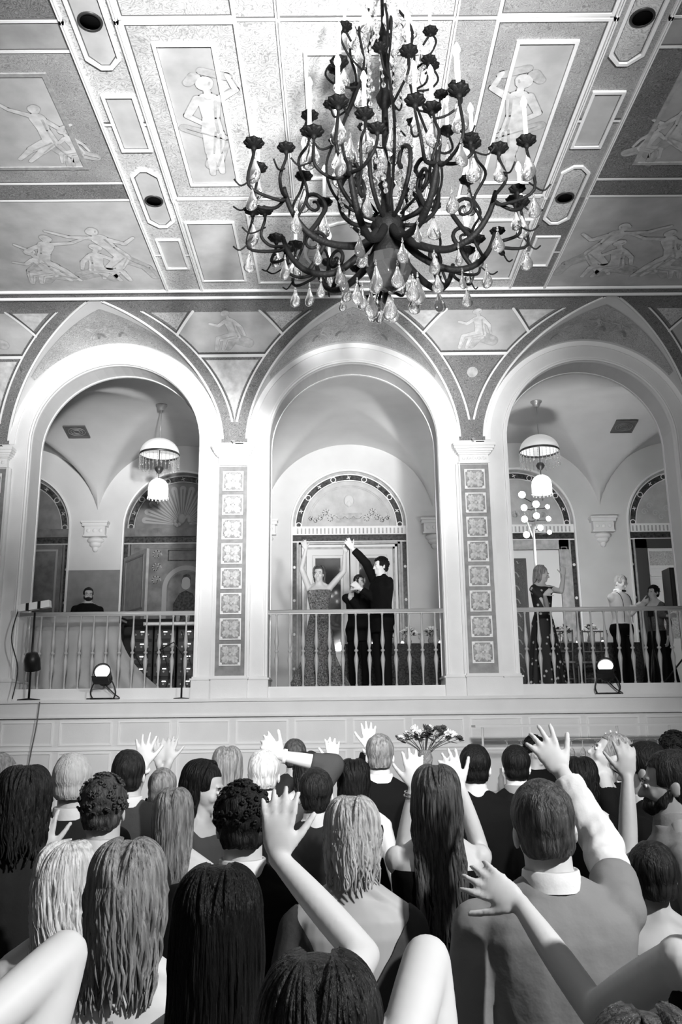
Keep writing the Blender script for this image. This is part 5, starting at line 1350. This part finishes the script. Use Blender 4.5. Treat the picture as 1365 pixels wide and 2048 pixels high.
tumbler(-2.56, 1.1, G+1.038, 'left of two tumblers on the mixing console'); tumbler(-2.42, 1.12, G+1.038, 'right of two tumblers on the mixing console')

# stage lanterns on the ledge
lens_m = mat('lit_lens', 1, .3, emit=9)
def lantern(x, y, lab, aim, tall=.30):
    L = thing('stage_light', lab, 'stage light', (x, y, ZB), group='stage lights on the gallery ledge')
    b = MB()
    b.tube(smooth_path([(-.13, .02, .012), (-.16, 0, .10), (-.10, 0, .24), (0, 0, tall)], 4), .010, 6); b.tube(smooth_path([(.13, .02, .012), (.16, 0, .10), (.10, 0, .24), (0, 0, tall)], 4), .010, 6)
    b.tube([(-.14, .06, .012), (.14, .06, .012)], .012, 6); b.tube([(-.14, -.06, .012), (.14, -.06, .012)], .012, 6); b.tube([(-.13, -.06, .012), (-.13, .06, .012)], .012, 6); b.tube([(.13, -.06, .012), (.13, .06, .012)], .012, 6)
    b.build('floor_stand', eq_b, L)
    q = Vector(aim).normalized().to_track_quat('Z', 'Y').to_matrix().to_4x4(); M = Matrix.Translation((0, 0, tall)) @ q
    h = MB().lathe([(0, -.17), (.06, -.17), (.085, -.13), (.09, -.02), (.095, .0), (.10, .02), (.10, .15), (.108, .155), (.108, .165), (.095, .165), (.092, .10)], 24)
    for z in (-.12, -.09, -.06): h.lathe([(.088, z), (.096, z+.004), (.096, z+.014), (.088, z+.018)], 24)
    MB().add(h, M).build('housing', eq_b, L)
    MB().add(MB().lathe([(0, .13), (.05, .128), (.092, .12)], 24), M).build('lens', lens_m, L)
    MB().add(MB().obox((0, -.135, .19), (.10, 0, 0), (0, .012, .04), (0, 0, .07)), M).build('barn_door', eq_b, L)
    MB().tube(smooth_path([(0, .05, .2), (.12, .08, .08), (.2, .04, .015), (.05, -.10, .012), (-.18, -.09, .012)], 6), .008, 6).build('power_cable', eq_b, L)
lantern(-3.24, -.20, 'lit black stage light on the ledge in front of the left balustrade', (.10, -1, .35))
lantern(3.20, -.20, 'lit black stage light on the ledge in front of the right balustrade', (-.35, -1, .45))
# clamp stand with a taped light bar and unlit lantern at the left end
S_ = thing('light_stand', 'black floor stand with unlit lantern and taped light bar at the left end', 'light stand', (-4.18, -.20, ZB))
MB().tube([(0, 0, 0), (0, 0, 1.12)], .014, 8).lathe([(0, 0), (.14, 0), (.14, .015), (.02, .03)], 18).build('stand_pole', eq_b, S_)
hb_ = MB().lathe([(0, -.13), (.07, -.12), (.10, -.04), (.10, .10), (.085, .10)], 18)
MB().add(hb_, Matrix.Translation((.02, -.02, .48)) @ Matrix.Rotation(R(200), 4, 'X')).build('lantern_housing', eq_b, S_)
MB().obox((0, -.02, 1.20), (.20, 0, .03), (0, .05, 0), (-.006, 0, .045)).build('light_bar', c_white, S_)
for sx in (-.08, .07): MB().obox((sx, -.02, 1.20+sx*.15), (.02, 0, .003), (0, .053, 0), (-.001, 0, .048)).build('tape_band', eq_b, S_)
MB().tube(smooth_path([(-.2, 0, 1.22), (-.26, -.05, .8), (-.15, -.05, .4), (-.18, -.08, .02)], 6), .008, 6).build('cable', eq_b, S_)
S2 = thing('microphone_stand', 'thin black stand beside the right pier of the left arch', 'stand', (-2.24, -.20, ZB))
MB().tube([(0, 0, 0), (0, 0, .55)], .012, 8).lathe([(0, 0), (.10, 0), (.10, .012), (.012, .02)], 18).build('stand_pole', eq_b, S2)
MB().tube([(0, 0, .55), (-.12, .0, .72), (-.3, 0, .62)], .008, 6).build('boom_arm', eq_b, S2)
# hanging cable down the fascia
tag(MB().tube(smooth_path([(-3.98, -.37, 2.2), (-4.0, -.38, 1.9), (-4.06, -.36, 1.5), (-4.12, -.34, .9), (-4.1, -.34, .02)], 6), .008, 6).build('hanging_cable', mat('cable_grey', .12, .5)), 'thin grey cable running down the lower wall at the left', 'cable')
# spot cluster tree
T_ = thing('spotlight_tree', 'pole with a cluster of lit round spotlights behind the floral dress', 'stage light', (2.78, 1.55, G))
MB().tube([(0, 0, 0), (0, 0, 2.55)], .022, 10).tube(smooth_path([(0, 0, 2.3), (-.08, 0, 2.55), (-.13, 0, 2.75)], 4), .014, 8).tube(smooth_path([(0, 0, 2.4), (.06, 0, 2.7), (.0, 0, 3.0)], 4), .014, 8).build('pole', plaster_grey, T_)
for i in range(3):
    a = R(90+120*i); MB().tube([(0, 0, .3), (.3*math.cos(a), .3*math.sin(a), .01)], .012, 6).build('leg', eq_b, T_)
for (u, v, r) in ((1045, 989, .055), (1049, 1015, .05), (1073, 1008, .055), (1096, 1013, .035), (1050, 1038, .05), (1074, 1031, .05), (1098, 1037, .04), (1082, 1055, .045), (1054, 1069, .05), (1100, 1064, .035)):
    p = at(u, v, 1.40)-Vector((2.78, 1.55, G)); s_ = MB().add(MB().lathe([(0, -.09), (r*.7, -.08), (r, -.02), (r+.006, .02)], 14), Matrix.Translation(p+Vector((0, .02, 0))) @ Matrix.Rotation(R(95), 4, 'X'))
    s_.tube([p+Vector((0, .1, 0)), Vector((0, .02, min(2.9, p.z)))], .007, 5)
    sb = s_.build('spot_head', eq_b, T_); MB().add(MB().lathe([(0, .022), (r*.7, .02), (r, .012)], 14), Matrix.Translation(p+Vector((0, .02, 0))) @ Matrix.Rotation(R(95), 4, 'X')).build('lit_lens', lens_m, sb)
# black speaker on a pole at the right
K = thing('loudspeaker', 'black loudspeaker on a pole at the far right of the gallery', 'loudspeaker', (4.66, .95, G))
MB().box(-.14, .14, -.15, .15, 1.15, 1.72).build('cabinet', eq_b, K); MB().box(-.12, .12, -.16, -.15, 1.18, 1.69).build('grille', mat('grille', .03, .6), K); MB().tube([(0, 0, 0), (0, 0, 1.15)], .018, 8).build('pole', eq_b, K)
for i in range(3):
    a = R(30+120*i); MB().tube([(0, 0, .45), (.38*math.cos(a), .38*math.sin(a), .01)], .012, 6).build('leg', eq_b, K)
# black camera tripod on the right
K = thing('tripod', 'black tripod standing in front of the woman in black lace', 'tripod', (4.05, .42, G))
for i in range(3):
    a = R(90+120*i); MB().tube([(0, 0, .55), (.12*math.cos(a), .10*math.sin(a), .01)], .012, 6).build('leg', eq_b, K)
MB().tube([(0, 0, .5), (0, 0, 1.0)], .014, 8).box(-.04, .04, -.03, .03, .98, 1.06).build('centre_column', eq_b, K)

# banquet tables with sequined cloths, flowers, candles, glasses
seq_cloth = mat('sequined_cloth', .05, .4, metal=.3, var=.9, vscale=40, bump=.6, bscale=90)
leafm = mat('leaves_dark', .05, .6); petal = mat('petals_white', .80, .7); petal_d = mat('petals_dark', .05, .7)
glassm = mat('stem_glass', .95, .02, trans=.85, spec=.8)
candle_lit = mat('candle_glow', .9, .4, emit=1.8)
def table(x0, x1, y0, y1, lab, clab, clothmat):
    h = .80; t = thing('banquet_table', lab, 'table', ((x0+x1)/2, (y0+y1)/2, G)); a, b = (x1-x0)/2, (y1-y0)/2
    MB().box(-a, a, -b, b, h-.03, h).build('tabletop', plaster_grey, t)
    for sx in (-1, 1):
        for sy in (-1, 1): MB().tube([(sx*(a-.08), sy*(b-.08), 0), (sx*(a-.08), sy*(b-.08), h-.03)], .02, 6).build('leg', eq_b, t)
    c = MB(); c.box(-a-.01, a+.01, -b-.01, b+.01, h+.001, h+.006)
    P = 2*(2*a+2*b)
    def f(u, v):
        s = u*(4*a+4*b); k = .02+.05*v
        if s < 2*a: x, y, nx, ny = -a+s, -b, 0, -1
        elif s < 2*a+2*b: x, y, nx, ny = a, -b+s-2*a, 1, 0
        elif s < 4*a+2*b: x, y, nx, ny = a-(s-2*a-2*b), b, 0, 1
        else: x, y, nx, ny = -a, b-(s-4*a-2*b), -1, 0
        w_ = k+.022*v*math.sin(s*26); return (x+nx*w_, y+ny*w_, h+.004-(h-.01)*v)
    c.grid(f, 200, 8, 0, True, True)
    tag(c.build('tablecloth', clothmat, None, t.location), clab, 'tablecloth')
table(-.15, 1.45, 2.3, 3.0, 'long banquet table behind the middle balustrade', 'sequined grey cloth covering the table behind the pointing man', seq_cloth)
table(3.0, 4.6, 2.5, 3.2, 'long banquet table behind the right balustrade', 'dark sequined cloth covering the table behind the man in braces', seq_cloth)
def flower_mb(r, rnd, dark=False):
    m = MB()
    for k in range(3):
        n = 5+k
        for i in range(n):
            a = 2*PI*i/n+k*.5; M = Matrix.Rotation(a, 4, 'Z') @ Matrix.Translation((r*(.75-.22*k), 0, r*.15*k)) @ Matrix.Rotation(-.5-.35*k, 4, 'Y')
            m.add(MB().ell((0, 0, 0), (r*.42, r*.30, r*.09), 6, 4), M)
    return m
def bouquet(x, y, z, w_, h, n, lab, name='flower_arrangement', seed=1, group='flower arrangements on the gallery tables', vase=.10, gnd=None):
    rnd = random.Random(seed); B_ = thing(name, lab, 'flowers', (x, y, z), 0, group)
    MB().lathe([(0, 0), (.05, 0), (.06, vase*.5), (.045, vase), (.05, vase+.01), (.042, vase), (.05, vase*.5), (0, .008)], 16).build('vase', glassm, B_)
    for i in range(n):
        a = rnd.uniform(0, 2*PI); q = rnd.uniform(.2, 1); p = Vector((w_*q*math.cos(a), w_*.7*q*math.sin(a), vase+h*(1.05-.6*q*q)+rnd.uniform(-.02, .02)))
        dk = rnd.random() < .3; r = rnd.uniform(.028, .05)
        s_ = MB().tube(smooth_path([(0, 0, vase*.3), (p.x*.3, p.y*.3, vase+.02), tuple(p)], 3), .0025, 5); s_.build('stem', leafm, B_)
        M = Matrix.Translation(p) @ Matrix.Rotation(rnd.uniform(-.9, .9), 4, 'X') @ Matrix.Rotation(rnd.uniform(-.9, .9), 4, 'Y')
        MB().add(flower_mb(r, rnd), M).build('flower_head', petal_d if dk else petal, B_)
        if i % 2 == 0:
            for j in range(3):
                b = a+rnd.uniform(-1, 1); M = Matrix.Translation(p*.8) @ Matrix.Rotation(b, 4, 'Z') @ Matrix.Rotation(rnd.uniform(-.8, .4), 4, 'Y') @ Matrix.Translation((.04, 0, 0))
                MB().add(MB().ell((0, 0, 0), (.04, .014, .003), 8, 4), M).build('leaf', leafm, B_)
tz = G+.806
for i, (x, y, w_, s_) in enumerate(((.88, 2.5, .15, 3), (1.25, 2.45, .13, 4), (.05, 2.45, .12, 5), (.62, 2.5, .11, 8))):
    bouquet(x, y, tz, w_, .14, 12, ['low white and dark flowers right of the pointing man on the table', 'white flowers at the right end of the middle table', 'white flowers at the left end of the middle table', 'small white flowers behind the pointing man on the middle table'][i], seed=s_)
for i, (x, y, w_, s_) in enumerate(((3.45, 2.7, .18, 6), (3.85, 2.65, .16, 7), (3.15, 2.62, .10, 12))):
    bouquet(x, y, tz, w_, .18, 12, ['white flowers beside the little table lamp on the right table', 'white and dark flowers on the right table near the man in braces', 'small white flowers at the left end of the right table'][i], seed=s_)
can_l = ['leftmost', 'second from the left', 'third from the left', 'fourth from the left', 'fifth from the left', 'sixth from the left', 'rightmost']
for i, x in enumerate((.28, .78, 1.38, 3.28, 3.62, 4.02, 4.3)):
    C_ = thing('candle_glass', 'glowing candle in a glass on the gallery tables, '+can_l[i], 'candle', (x, 2.38 if x < 2 else 2.58, tz), 0, 'candles on the gallery tables')
    MB().lathe([(0, 0), (.035, 0), (.038, .09), (.035, .09), (.032, .006), (0, .006)], 14).build('glass', glassm, C_); MB().lathe([(0, .008), (.028, .008), (.028, .055), (0, .06)], 12).build('lit_candle', candle_lit, C_)
for i, x in enumerate((.18, .48, 1.08, 3.1, 3.38, 3.72, 4.15)):
    t = MB().lathe([(0, 0), (.03, 0), (.03, .004), (.004, .01), (.004, .08), (.02, .10), (.032, .14), (.028, .18), (.026, .18), (.03, .14), (.0, .09)], 14).build('wine_glass', glassm, None, (x, 2.6 if x < 2 else 2.8, tz))
    tag(t, 'stemmed wine glass standing on the sequined gallery tables', 'glass', 'wine glasses on the gallery tables')
tl = thing('table_lamp', 'small table lamp with pale shade among the flowers in the right arch', 'table lamp', (3.27, 3.0, tz))
MB().lathe([(0, 0), (.05, 0), (.05, .012), (.012, .03), (.012, .24), (0, .24)], 14).build('base', brass_d, tl); MB().lathe([(.085, .22), (.06, .33), (.057, .33), (.082, .22)], 20).build('lamp_shade', mat('lit_lampshade', .9, .6, emit=1.6), tl)
# gilt chairs at the right table
def chair():
    c = thing('banquet_chair', '', 'chair', group='slim dark banquet chairs behind the right balustrade')
    m = mat('chair_wood', .20, .4)
    MB().box(-.20, .20, -.20, .20, .43, .46).build('seat', m, c)
    for sx in (-1, 1):
        MB().tube([(sx*.18, -.18, 0), (sx*.17, -.17, .44)], .012, 8).build('leg', m, c); MB().tube([(sx*.18, .18, 0), (sx*.17, .17, .44)], .012, 8).build('leg', m, c)
        MB().tube([(sx*.17, -.17, .44), (sx*.18, -.22, .92)], .012, 8).build('back_post', m, c)
    for z in (.60, .74, .90): MB().tube([(-.18, -.19-.03*(z-.5), z), (.18, -.19-.03*(z-.5), z)], .010, 8).build('back_rail', m, c)
    for sx in (-.09, 0, .09): MB().tube([(sx, -.19, .6), (sx, -.21, .9)], .006, 6).build('back_spindle', m, c)
    for z in (.2, ): MB().tube([(-.175, -.175, z), (.175, -.175, z)], .008, 6).build('stretcher', m, c)
    return c
c0 = chair(); c0.location = (3.08, 1.75, G); c0['label'] = 'slim banquet chair directly right of the floral dress'
c1 = copy_tree(c0); c1.location = (3.62, 1.85, G); c1['label'] = 'slim banquet chair nearer the man in braces'

# ================================================================== THE BAR UNDER THE GALLERY
bar_w = mat('bar_white', .70, .5)
RK = thing('glass_rack', 'white overhead rack with posts where stemmed glasses hang above the bar', 'rack', (2.9, -1.15, 0))
MB().box(-1.58, 1.9, -.16, .16, 1.84, 1.865).build('shelf', bar_w, RK)
for x in (-1.5, .04, .64, 1.5):
    MB().tube([(x, -.14, 1.12), (x, -.14, 1.84)], .014, 8).build('post', bar_w, RK)
for y in (-.08, .0, .08): MB().tube([(-1.5, y, 1.70), (1.85, y, 1.70)], .005, 6).build('hanging_rail', eq_s, RK)
CN = thing('bar_counter', 'white panelled bar counter along the lower wall at the right', 'bar', (2.9, -1.2, 0))
MB().box(-1.6, 1.9, -.25, .25, 1.08, 1.12).build('counter_top', bar_w, CN); m_ = MB().box(-1.55, 1.85, -.2, .2, 0, 1.08)
for i in range(6): m_.frame(-1.5+i*.56, -1.0+i*.56, .12, 1.0, .03, lambda x, y, h: (x, -.2-h, y), .015, 0)
m_.build('panelled_front', bar_w, CN)
hg = MB().lathe([(0, .0), (.03, 0), (.03, -.004), (.005, -.01), (.004, -.08), (.02, -.10), (.034, -.14), (.030, -.19), (.028, -.19), (.032, -.14), (.0, -.09)], 14).mesh('g', glassm)
for i in range(20):
    o = bpy.data.objects.new('hanging_glass', hg); COL.objects.link(o); o.location = (1.7+i*.145, -1.23 if i % 2 else -1.15, 1.688)
    tag(o, 'stemmed glass hanging upside down from the rack over the bar', 'glass', 'glasses hanging over the bar')
for i, (x, h, r) in enumerate(((1.62, .26, .036), (1.80, .22, .04), (2.1, .28, .035), (3.3, .27, .036), (3.45, .24, .04), (3.9, .28, .034))):
    b = MB().lathe([(0, 0), (r, 0), (r, h*.6), (r*.4, h*.75), (r*.35, h), (0, h)], 16).build('bottle', mat('bottle_dark', .03, .1, spec=.8) if i % 2 else mat('bottle_pale', .5, .1, trans=.4), None, (x, -1.1, 1.12))
    tag(b, ['first', 'second', 'third', 'fourth', 'fifth', 'last'][i]+' bottle from the left end of the white bar', 'bottle', 'bottles on the bar')
tag(MB().lathe([(0, .045), (.03, .04), (.045, .015), (.075, .006), (.08, 0)], 16).build('service_bell', eq_b, None, (1.98, -1.3, 1.12)), 'small dark domed lid on the white bar counter', 'bell')
# large flower arrangement in the middle of the crowd, on a tall stand
fp = at(850, 1500, -4.9)
fs_ = thing('flower_stand', 'slim tall stand carrying the flowers above the crowd', 'stand', (fp.x, fp.y, 0))
MB().tube([(0, 0, .02), (0, 0, fp.z-.12)], .015, 8).lathe([(0, 0), (.2, 0), (.2, .02), (0, .03)], 20).lathe([(0, fp.z-.12), (.12, fp.z-.12), (.12, fp.z-.11), (0, fp.z-.11)], 20).build('pole', eq_b, fs_)
bouquet(fp.x, fp.y, fp.z-.11, .26, .16, 26, 'flower arrangement of dark and white blooms above the crowd', seed=9, group=None)
